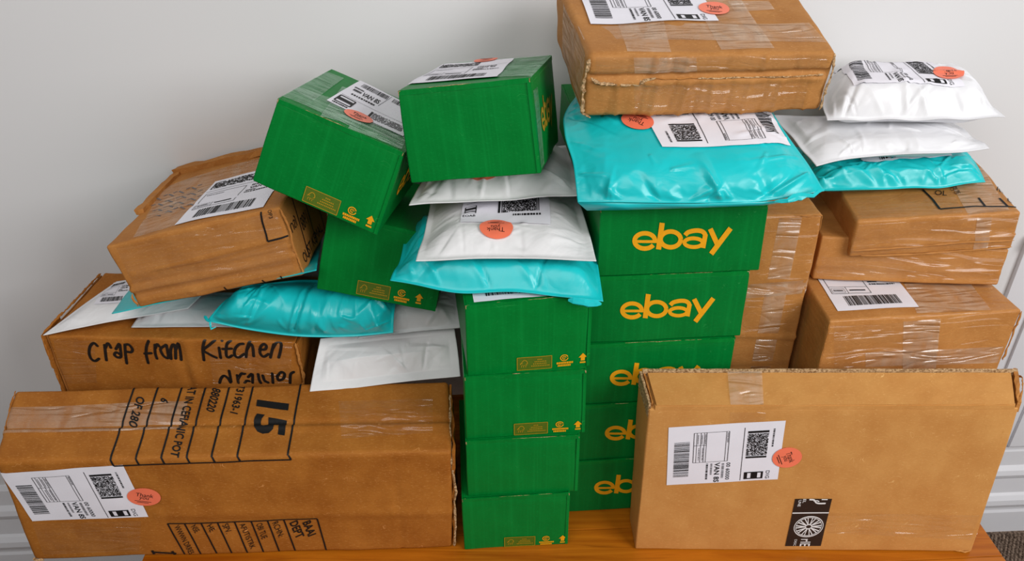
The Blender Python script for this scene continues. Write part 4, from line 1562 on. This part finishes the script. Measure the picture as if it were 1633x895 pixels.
bC.slab('left_flap', (-0.004, 0.13, H - 0.004), (0.012, D - .01, H + 0.006), 'kraft', tC, 0.002, 6, (2, 10, 1))
bC.ragged('torn_edge', [(W, .0, H - .004), (W + .003, -.001, H * .7), (W - .001, -.002, H * .4), (W + .002, -.001, .004)], 0.005, tC, 'kraft', 14)
bC.ragged('torn_edge', [(0, .0, .004), (.003, -.002, .012), (.001, .0, .03)], 0.007, tC, 'kraft', 15)

# ---- top kraft box ----------------------------------------------------------------
fl = [('front', s, -0.005, s + d, 0.058, a, w) for (s, d, a, w) in ((.035, .004, -.0022, .003), (.052, -.002, .0026, .004), (.085, .003, -.0026, .003), (.105, .006, .003, .005), (.128, .01, -.0028, .003), (.150, .008, .0034, .005), (.172, .002, -.002, .003),
                                                                        (.2, -.004, .0028, .005), (.222, .003, -.0026, .003), (.25, .004, .0026, .004), (.275, .006, -.0026, .003), (.3, .004, .003, .005), (.33, .003, -.0022, .003), (.35, .002, .0024, .004))]
fu = [('front', s, 0.074, s + d, 0.098, a, .004) for (s, d, a) in ((.06, .002, -.0025), (.1, .003, .003), (.13, -.002, -.003), (.15, .002, .003), (.21, .002, -.002), (.27, .002, .0025), (.32, -.002, -.0025))]
bT = Box(HEX['T'], r=0.009, amp=0.0022, freq=6, seed=71, creases=fl + fu + [('front', 0.004, 0.067, 0.378, 0.069, -0.008, 0.0045), ('front', 0.02, 0.058, 0.36, 0.060, 0.0035, 0.006)])
tT = thing('kraft_box', bT.base(), 'battered brown box wrapped in clear tape at the very top of the pile', 'box', 'brown cardboard boxes')
bT.mesh('body', 'kraft_vert', tT, 0.0038)
tT_, tF, tL = bT.face('top'), bT.face('front'), bT.face('left')
W, D, H = bT.dim
tape_on(tT_, [(930, 62), (920, 40), (1290, 38), (1318, 68)], tT, 'tape', 0.0008, (22, 6))
tape_on(tT_, [(1000, 84), (975, 0), (1050, 0), (1070, 84)], tT, 'tape', 0.0011, (8, 12))
tape_on(tT_, [(1150, 80), (1105, 0), (1180, 0), (1235, 78)], tT, 'tape', 0.0013, (8, 12))
tape_on(tT_, [(1172, 20), (1160, 5), (1225, 3), (1235, 16)], tT, 'tape', 0.0016, (8, 4))
tape_on(tF, [(1010, 92), (1110, 92), (1112, 118), (1012, 120)], tT, 'tape', 0.0010, (20, 8))
tape_on(tF, [(950, 92), (1320, 88), (1318, 112), (948, 118)], tT, 'film', 0.0006, (40, 6))
tape_on(tF, [(1010, 134), (1290, 132), (1280, 172), (1012, 176)], tT, 'film', 0.0009, (60, 10))
tape_on(tL, [(0.02, .005), (.2, .005), (.2, H - .006), (.02, H - .006)], tT, 'tape', 0.0006, (12, 6), px=False)
label_on(tT_, [(919, -22), (1108, -24), (1146, 35), (942, 39)], tT, art_side, 71, 0.0022)
sticker_on(tT_, (1138, 16), tT, 0.024, rot=-0.2, off=0.0036)
bT.ragged('torn_edge', [(0.006, -.003, H * .67), (0.022, -.003, H * .60), (0.05, -.003, H * .575), (0.08, -.003, H * .59), (0.105, -.002, H * .64)], 0.0075, tT, 'raw', 16, 0.003, 0.9)
bT.ragged('torn_edge', [(0.105, -.002, H * .64), (0.14, -.002, H * .62), (0.17, -.002, H * .635)], 0.003, tT, 'kraft', 26, 0.003)
bT.ragged('torn_edge', [(0.17, -.002, H * .625), (0.21, -.002, H * .62), (0.25, -.002, H * .632), (0.31, -.002, H * .63), (W - .012, -.002, H * .655)], 0.0032, tT, 'raw', 27, 0.003, 0.9)
bT.ragged('torn_edge', [(0.001, -.002, H - .006), (0.0, -.003, H * .8), (-.003, -.002, H * .55), (-.001, -.003, H * .3), (0.001, -.003, .008), (.012, -.003, .002)], 0.008, tT, 'raw', 17, 0.003)
bT.ragged('torn_edge', [(W - .002, .004, H - .003), (W - .0, -.002, H * .75), (W - .004, -.003, H * .45), (W - .003, -.002, .006)], 0.006, tT, 'raw', 18, 0.003)

# ---- kraft boxes at the right --------------------------------------------------------
bM = Box(HEX['M'], r=0.005, amp=0.0018, freq=6, seed=81, creases=[('front', 0.0, 0.44, 0.12, 0.45, -0.003, 0.004), ('front', 0.0, 0.34, 0.12, 0.33, 0.003, 0.005), ('front', 0.0, 0.26, 0.12, 0.262, -0.002, 0.004)])
tM = thing('kraft_box', bM.base(), 'tall narrow brown box standing right of the ebay stack', 'box', 'brown cardboard boxes')
bM.mesh('body', 'kraft_film', tM, 0.006)
mF = bM.face('front')
W, D, H = bM.dim
tape_on(mF, [(0.045, 0.1), (0.085, 0.1), (0.085, H - .004), (0.045, H - .004)], tM, 'tape', 0.0006, (4, 24), px=False)
tape_on(mF, [(0.0, 0.42), (W, 0.43), (W, 0.46), (0.0, 0.45)], tM, 'tape', 0.0009, (8, 4), px=False)
bM.ragged('torn_edge', [(W - .05, .0, H), (W - .002, .0, H - .001), (W, .001, H - .03)], 0.004, tM, 'kraft', 19)

bJ = Box(HEX['J1'], r=0.005, amp=0.0016, freq=6, seed=91)
tJ = thing('kraft_box', bJ.base(), 'brown box with a white label on its lid, lowest of the stack at the right', 'box', 'brown cardboard boxes')
bJ.mesh('body', 'kraft_film', tJ, 0.013)
jT, jF, jL = bJ.face('top'), bJ.face('front'), bJ.face('left')
label_on(jT, [(1281, 411), (1402, 411), (1465, 491), (1336, 497)], tJ, art_upright, 91, 0.0012)
tape_on(jT, [(1470, 512), (1440, 450), (1545, 448), (1590, 505)], tJ, 'tape', 0.0006, (10, 8))
tape_on(jF, [(1330, 520), (1500, 510), (1495, 585), (1330, 588)], tJ, 'film', 0.0006, (14, 8))
tape_on(jF, [(1440, 512), (1500, 508), (1492, 588), (1440, 590)], tJ, 'tape', 0.0008, (6, 8))
tape_on(jF, [(1380, 562), (1610, 552), (1606, 578), (1380, 585)], tJ, 'tape', 0.0009, (16, 4))
W, D, H = bJ.dim
bJ.ragged('torn_edge', [(W, .0, H - .002), (W + .004, .004, H * .85), (W + .001, .0, H * .74)], 0.006, tJ, 'kraft', 20)
bJ.ragged('torn_edge', [(.001, -.001, H - .003), (.002, -.002, H - .02), (.001, -.001, H - .1)], 0.004, tJ, 'kraft', 21)

bJ2 = Box(HEX['J2'], r=0.005, amp=0.002, freq=6, seed=92, creases=[('front', 0.0, 0.03, 0.33, 0.028, 0.002, 0.005), ('front', 0.0, 0.018, 0.33, 0.016, -0.002, 0.004)])
bJ3 = Box(HEX['J3'], r=0.005, amp=0.002, freq=6, seed=93, creases=[('front', 0.0, 0.02, 0.28, 0.03, 0.003, 0.005), ('front', 0.0, 0.034, 0.28, 0.04, -0.002, 0.004)])
tJ2 = thing('kraft_parcel', bJ2.base(), 'brown parcel of two telescoped boxes wrapped in shiny film, under the right teal mailer', 'parcel', 'brown cardboard boxes')
bJ2.mesh('inner_box', 'kraft_film', tJ2, 0.006)
ou = bJ3.mesh('outer_box', 'kraft_film', tJ2, 0.006)
q3T, q3F, q2F = bJ3.face('top'), bJ3.face('front'), bJ2.face('front')
k = Art()
z9 = lambda x, y: (1440 + x / 6.886, 230 + y / 6.886)
px_lines(k, q3T, [(z9(215, 500), z9(330, 620), z9(405, 722)), (z9(405, 722), z9(800, 690), z9(1270, 682)), (z9(905, 690), z9(830, 590)), (z9(1150, 682), z9(1060, 590))], 0.004, 6)
px_text(k, q3T, 'OL', z9(350, 535), z9(480, 545), 8)
px_text(k, q3T, 'CER', z9(520, 500), z9(600, 480), 6)
px_text(k, q3T, 'GR', z9(560, 540), z9(630, 522), 6)
px_text(k, q3T, 'III', z9(1040, 480), z9(1120, 520), 8)
px_text(k, q3T, 'ES', z9(1160, 600), z9(1215, 630), 7)
lay('printed_form', q3T, k, 'ink', ou, 0.0012)
tape_on(q3T, [(1545, 345), (1520, 300), (1570, 262), (1610, 335)], tJ2, 'tape', 0.0008, (10, 8))
tape_on(q3T, [(1375, 350), (1350, 315), (1520, 305), (1535, 340)], tJ2, 'film', 0.0006, (14, 6))
tape_on(q3F, [(1370, 358), (1626, 343), (1612, 392), (1356, 405)], tJ2, 'film', 0.0006, (18, 6))
tape_on(q3F, [(1558, 348), (1582, 346), (1575, 396), (1552, 398)], tJ2, 'tape', 0.0009, (5, 6))
tape_on(q2F, [(1300, 410), (1605, 412), (1595, 448), (1298, 440)], tJ2, 'film', 0.0006, (18, 6))
bJ3.ragged('film_ridge', [(0, -.002, .016), (.1, -.003, .018), (.2, -.002, .022), (bJ3.dim[0], -.002, .02)], 0.004, tJ2, 'kraft_film', 22, 0.008, 0.3)
bJ3.ragged('film_ridge', [(.02, -.002, .004), (.12, -.003, .003), (bJ3.dim[0], -.001, .006)], 0.005, tJ2, 'kraft_film', 23, 0.008, 0.3)

bR = Box([HEX['R'][i] if i < 4 else (HEX['R'][i][0], HEX['R'][i][1], HEX['R'][i][2] - 0.010) for i in range(8)], r=0.003, amp=0.0010, freq=4, seed=95)
bRf = Box(HEX['R'], r=0.003, amp=0.0010, freq=4, seed=95)
tR = thing('kraft_box', bR.base(), 'large flat brown box standing on edge at lower right, black wheel sticker on it', 'box', 'brown cardboard boxes')
bR.mesh('body', 'kraft_pale', tR, 0.013)
rF, rT = bR.face('front'), bRf.face('top')
W, D, H = bRf.dim
bRf.slab('top_flap', (0.012, 0.0005, H - 0.005), (W - 0.010, D - 0.006, H - 0.0008), 'kraft_pale', tR, 0.0004, 1, (24, 3, 1))
bRf.slab('front_ledge', (0.010, -0.0004, H - 0.011), (W - 0.008, 0.004, H - 0.003), 'kraft_pale', tR, 0.0003, 2, (24, 1, 1))
bRf.slab('back_flap', (0.004, D - 0.0045, H - 0.012), (W, D, H + 0.0022), 'raw', tR, 0.0005, 3, (40, 1, 1))
bRf.slab('left_flap', (-0.001, 0.002, H - 0.03), (0.0025, D - 0.004, H + 0.0005), 'raw', tR, 0.0006, 4, (1, 8, 2))
bRf.slab('left_flap', (0.0055, 0.008, H - 0.014), (0.0080, D - 0.006, H - 0.002), 'kraft', tR, 0.0006, 5, (1, 8, 1))
bRf.slab('right_flap', (W - 0.006, 0.003, H - 0.02), (W + 0.001, D + 0.002, H + 0.001), 'kraft', tR, 0.0012, 6, (2, 8, 2))
bRf.ragged('torn_edge', [(W - .002, .004, H), (W + .004, .03, H), (W + .008, D * .8, H - .002), (W + .006, D, H - .012)], 0.005, tR, 'kraft', 24)
bRf.ragged('torn_edge', [(W - .03, -.001, .003), (W - .012, -.003, .002), (W - .004, -.002, .004)], 0.005, tR, 'kraft_pale', 25)
label_on(rF, [(1066, 681), (1253, 670), (1240, 764), (1063, 774)], tR, art_side, 95, 0.0010)
sticker_on(rF, (1255, 729), tR, 0.0255, 0.0235, rot=-1.2, off=0.0022)
tape_on(rT, [(1165, 646), (1160, 594), (1215, 592), (1218, 646)], tR, 'tape', 0.0010, (5, 5))
tape_on(rF, [(1165, 650), (1222, 650), (1215, 730), (1160, 730)], tR, 'film', 0.0005, (5, 8))
tape_on(rF, [(1320, 818), (1570, 822), (1560, 862), (1318, 850)], tR, 'film', 0.0006, (16, 5))
q = rF.quad([(1268, 795.5), (1326.7, 795), (1308.7, 870.5), (1252, 870.5)])
bs, wk = Art(), Art()
bs.rect(0, 0, 1, 1, 6, 8)
st = lay('wheel_sticker', rF, bs, 'black_vinyl', tR, 0.0010, q)
st['label'] = 'black sticker with a spoked wheel'
wk.rect(0, .272, 1, .295, 4)
wk.ring((.53, .575), .40, .215, .02)
wk.ring((.53, .575), .355, .19, .012)
for i in range(10):
    a = i / 10 * 2 * math.pi
    for da in (-.13, .13):
        wk.line((.53 + .09 * math.cos(a), .575 + .048 * math.sin(a)), (.53 + .36 * math.cos(a + da), .575 + .193 * math.sin(a + da)), .022)
wk.ring((.53, .575), .085, .045, .022)
wk.textbox('rIE', .40, .84, .68, 1.0, 90, .01)
wk.textbox('DISC', .22, .85, .29, .99, 90)
wk.textbox('UNE', .10, .02, .18, .15, 90, .01)
wk.textbox('EL', .22, .0, .3, .08, 90, .01)
wk.stroke([(.40, .012), (.52, .02), (.58, .07), (.68, .09), (.84, .088)], .03, 3)
wk.stroke([(.52, .04), (.60, .035), (.66, .05)], .02, 3)
wk.rect(.72, 0, .88, .02)
lay('sticker_print', rF, wk, 'white_ink', st, 0.0015, q)

# ------------------------------------------------------------------ mailers
def pouch(name, label, cat, mat, net, group=None, res=(120, 84), **kw):
    p = Pouch(net, **kw)
    t = thing(name, p.base(), label, cat, group)
    p.mesh('pouch', mat, t, *res)
    return t, p


def R_(z, *pts):
    """a row of control points given as picture positions at height z over the table"""
    return [at_z(x, y, z[i] if isinstance(z, (list, tuple)) else z) for i, (x, y) in enumerate(pts)]


def RY(Y, *pts):
    return [at_y(x, y, Y[i] if isinstance(Y, (list, tuple)) else Y) for i, (x, y) in enumerate(pts)]


gW, gT = 'white mailers', 'teal plastic mailers'

# centre: teal, white with label, white, carrying the green box
t, p = pouch('teal_mailer', 'teal plastic mailer on the front green stack, under two white mailers', 'mailer', 'teal',
             [R_((.556, .552, .552, .545), (622, 447), (735, 466), (855, 468), (962, 481)),
              R_(.557, (637, 412), (735, 414), (850, 416), (952, 418)),
              R_(.548, (652, 350), (740, 350), (840, 350), (935, 350))],
             gT, top=0.034, bottom=0.010, seam=0.006, fall=0.045, seed=3, creases=22, crease=0.006)
ragged('folded_corner', np.array([at_y(905, 481, 1.043), at_y(930, 484, 1.040), at_y(958, 486, 1.046)]), 0.013, t, 'teal', 5, 0.006, 0.5)
t, p = pouch('bubble_mailer', 'white mailer with a coral sticker below its label, at the centre', 'mailer', 'white_bubble',
             [R_((.608, .610, .606), (663, 416), (800, 411), (951, 416)),
              R_(.606, (678, 366), (800, 362), (938, 366)),
              R_(.600, (688, 312), (800, 308), (920, 310))],
             gW, top=0.026, bottom=0.012, seam=0.011, fall=0.06, seed=8, crumple=0.002, creases=18, crease=0.0035, flutter=0.002)


def art_k2(seed):
    k, g = Art(), Art()
    k.frame(0.04, 0.30, 0.17, 0.62, 0.012)
    k.rect(0.045, 0.36, 0.165, 0.46)
    k.rect(0.045, 0.52, 0.165, 0.56)
    k.textbox('EOAB', 0.02, 0.68, 0.17, 0.76, 0, .01)
    k.rect(0.43, 0.28, 0.455, 0.68)
    k.rect(0.47, 0.28, 0.48, 0.68)
    speckle(k, 0.485, 0.28, 0.85, 0.68, seed, 60, 18)
    k.rect(0.855, 0.28, 0.865, 0.68)
    k.rect(0.875, 0.28, 0.885, 0.68)
    dashes(k, 0.6, 0.74, 0.9, 0.79, seed)
    g.line((0.05, .16), (0.9, .16), .01, 6)
    return k, g


label_on(p, [(738, 312), (873, 312), (878, 360), (734, 356)], t, art_k2, 3, 0.0020, 30, 18)
sticker_on(p, (791, 366), t, 0.027 / p.w, 0.027 / p.d, off=0.0032, rot=math.pi)
t, p = pouch('bubble_mailer', 'white mailer squashed under the leaning green box at the top centre', 'mailer', 'white_bubble',
             [R_((.652, .655, .664), (652, 327), (790, 320), (924, 311)),
              R_((.650, .650, .656), (676, 283), (795, 278), (918, 272)),
              R_((.622, .622, .625), (700, 238), (800, 234), (908, 232))],
             gW, top=0.026, bottom=0.014, seam=0.010, fall=0.05, seed=13, crumple=0.002, creases=20, crease=0.005, flutter=0.003)
sticker_on(p, (768, 278), t, 0.030 / p.w, 0.024 / p.d, off=0.0016)

# large teal mailer over the ebay stack
t, p = pouch('teal_mailer', 'large teal plastic mailer with a white label, under the topmost brown box', 'mailer', 'teal',
             [RY((1.105, 1.09, 1.09, 1.095, 1.112), (921, 322), (1000, 323), (1110, 324), (1215, 321), (1315, 304)),
              RY((1.155, 1.13, 1.125, 1.13, 1.16), (914, 262), (1010, 266), (1105, 268), (1200, 264), (1284, 255)),
              RY((1.215, 1.20, 1.195, 1.20, 1.215), (900, 211), (1000, 214), (1090, 215), (1180, 213), (1250, 208)),
              RY((1.30, 1.30, 1.30, 1.30, 1.30), (905, 172), (985, 163), (1070, 161), (1150, 162), (1222, 165)),
              RY((1.46, 1.46, 1.46, 1.46, 1.46), (955, 112), (1000, 108), (1050, 106), (1110, 106), (1170, 108))],
             gT, (150, 110), top=0.010, bottom=0.012, seam=0.005, fall=0.05, seed=17, creases=34, crease=0.009, flutter=0.0008, crumple=0.0022)
fold = [(921, 323, 936, 336), (1000, 324, 1002, 335), (1110, 325, 1110, 332), (1215, 322, 1216, 328), (1245, 320, 1243, 324)]
V = [at_y(a, b, 1.092 + .01 * (i in (0, 4)) + d) for d in (0, .004) for i, (a, b, c, e) in enumerate(fold)] + [at_y(c, e, 1.112 + d) for d in (0, .004) for (a, b, c, e) in fold]
F = []
for i in range(4):
    F += [(i, 10 + i, 11 + i, 1 + i), (5 + i, 6 + i, 16 + i, 15 + i), (i, i + 1, 6 + i, 5 + i), (10 + i, 15 + i, 16 + i, 11 + i)]
F += [(0, 5, 15, 10), (4, 14, 19, 9)]
mesh_obj('under_fold', V, F, 'teal', t, np.array(V)[:, :2] * 1.0)
label_on(p, [(1260, 234), (1056, 236), (1022, 178), (1226, 176)], t, art_side, 17, 0.0026, 36, 22)
sticker_on(p, (1017, 194), t, 0.026 / p.w, 0.026 / p.d, off=0.0030, rot=2.6)
ragged('folded_corner', np.array([at_y(1236, 322, 1.088), at_y(1268, 318, 1.086), at_y(1298, 312, 1.09), at_y(1315, 303, 1.10)]), 0.016, t, 'teal', 6, 0.006, 0.5)

# right heap: teal, white, white
t, p = pouch('teal_mailer', 'crumpled teal plastic mailer lying on the film-wrapped parcel at the right', 'mailer', 'teal',
             [R_((.590, .600, .605, .612), (1290, 306), (1395, 301), (1490, 297), (1572, 289)),
              R_((.600, .612, .616, .622), (1275, 272), (1385, 270), (1475, 268), (1556, 262)),
              R_((.61, .62, .62, .625), (1255, 235), (1370, 236), (1450, 236), (1535, 236))],
             gT, top=0.026, bottom=0.020, seam=0.004, fall=0.035, seed=23, creases=34, crease=0.008, flutter=0.004, fuzz=0.8)
q = p.quad([(1376, 248), (1512, 240), (1518, 250), (1376, 259)])
label_on(p, None, t, art_upright, 23, 0.003, 14, 6, quad=[(q[3][0], q[3][1] + .55), (q[2][0], q[2][1] + .5), q[2], q[3]])
t, p = pouch('poly_mailer', 'flat white plastic mailer, lower of the two at the right', 'mailer', 'white_poly',
             [R_((.655, .662, .668, .672), (1302, 265), (1378, 250), (1480, 246), (1578, 236)),
              R_((.668, .672, .676, .676), (1268, 226), (1360, 222), (1450, 220), (1545, 213)),
              R_((.672, .676, .676, .676), (1232, 186), (1330, 186), (1420, 186), (1512, 188))],
             gW, top=0.018, bottom=0.022, seam=0.010, fall=0.05, seed=29, creases=20, crease=0.006, flutter=0.003)
t, p = pouch('poly_mailer', 'bulky white plastic mailer with label and coral sticker, upper one at the right', 'mailer', 'white_poly',
             [R_((.712, .716, .720, .722), (1318, 194), (1400, 190), (1500, 190), (1603, 187)),
              R_((.726, .728, .728, .726), (1310, 160), (1395, 158), (1480, 158), (1572, 160)),
              R_((.740, .74, .74, .738), (1302, 120), (1380, 118), (1450, 118), (1520, 122))],
             gW, top=0.050, bottom=0.026, seam=0.006, fall=0.05, seed=31, lump=0.03, crumple=0.003, creases=30, crease=0.008, flutter=0.004)
label_on(p, [(1332, 94), (1486, 93), (1538, 140), (1361, 139)], t, art_side, 31, 0.0030, 34, 22)
sticker_on(p, (1511, 119), t, 0.026 / p.w, 0.026 / p.d, off=0.0045)

# left heap
t, p = pouch('paper_mailer', 'flat white mailer with a label, its corner over the left end of the marker-written box', 'mailer', 'white_bubble',
             [R_((.350, .362, .372), (68, 535), (160, 516), (300, 492)),
              R_((.356, .37, .38), (125, 492), (215, 474), (340, 455)),
              R_((.358, .37, .38), (186, 449), (270, 436), (390, 420))],
             gW, (80, 50), top=0.010, bottom=0.004, seam=0.008, fall=0.05, seed=37, creases=8, crease=0.002, crumple=0.001, flutter=0.0008)
label_on(p, [(182, 452), (225, 446), (205, 482), (150, 486)], t, art_upright, 37, 0.0014, 8, 6)
t, p = pouch('paper_mailer', 'white padded envelope lying on the marker-written box beneath the tilted brown box', 'mailer', 'grey_bubble',
             [R_(.352, (209, 522), (330, 521), (455, 524)),
              R_(.356, (228, 494), (335, 494), (450, 496)),
              R_(.358, (246, 466), (340, 466), (445, 468))],
             gW, (80, 50), top=0.014, bottom=0.003, seam=0.010, fall=0.03, seed=41, creases=8, crease=0.002, crumple=0.001, flutter=0.0008)
t, p = pouch('teal_mailer', 'flat teal plastic mailer pinned underneath the tilted brown box', 'mailer', 'teal',
             [RY((1.185, 1.195, 1.175), (178, 500), (350, 464), (504, 430)),
              RY((1.32, 1.32, 1.32), (205, 464), (360, 432), (510, 398)),
              RY((1.46, 1.46, 1.46), (230, 434), (370, 398), (515, 366))],
             gT, (80, 50), top=0.003, bottom=0.006, seam=0.004, fall=0.03, seed=43, creases=6, crease=0.002, crumple=0.001, flutter=0.0015)
t, p = pouch('teal_mailer', 'bulky crinkled teal plastic mailer bulging below the tilted green boxes', 'mailer', 'teal',
             [R_((.392, .375, .365, .365, .37), (328, 512), (400, 527), (480, 537), (560, 537), (627, 531)),
              R_((.412, .41, .405, .40, .40), (352, 488), (420, 488), (490, 494), (560, 498), (629, 498)),
              R_((.43, .43, .43, .425, .42), (395, 455), (440, 450), (500, 446), (570, 450), (636, 458))],
             gT, top=0.036, bottom=0.012, seam=0.004, fall=0.04, seed=47, creases=26, crease=0.008, flutter=0.004, fuzz=0.7)
ragged('crumpled_end', np.array([at_z(324, 503, .40), at_z(333, 512, .40), at_z(336, 522, .392), at_z(346, 523, .388)]), 0.010, t, 'teal', 7, 0.005, 0.7)
t, p = pouch('bubble_mailer', 'grey-white mailer in shadow right of the bulging teal one', 'mailer', 'grey_bubble',
             [R_((.35, .352, .355), (570, 541), (650, 530), (734, 523)),
              R_((.37, .375, .38), (585, 505), (655, 497), (733, 492)),
              R_((.39, .395, .40), (600, 465), (660, 462), (730, 462))],
             gW, (90, 60), top=0.022, bottom=0.010, seam=0.008, fall=0.05, seed=53, creases=12, crease=0.004, flutter=0.002)
t, p = pouch('bubble_mailer', 'white padded mailer with broad sealed edges resting on the long brown box', 'mailer', 'white_bubble',
             [R_((.270, .272, .276, .284), (494, 625), (570, 618), (655, 608), (734, 600)),
              R_((.300, .302, .304, .31), (502, 582), (575, 574), (655, 566), (730, 560)),
              R_((.336, .336, .338, .34), (511, 540), (580, 533), (655, 526), (724, 520))],
             gW, top=0.022, bottom=0.010, seam=0.016, fall=0.085, seed=59, creases=18, crease=0.005, flutter=0.0015)
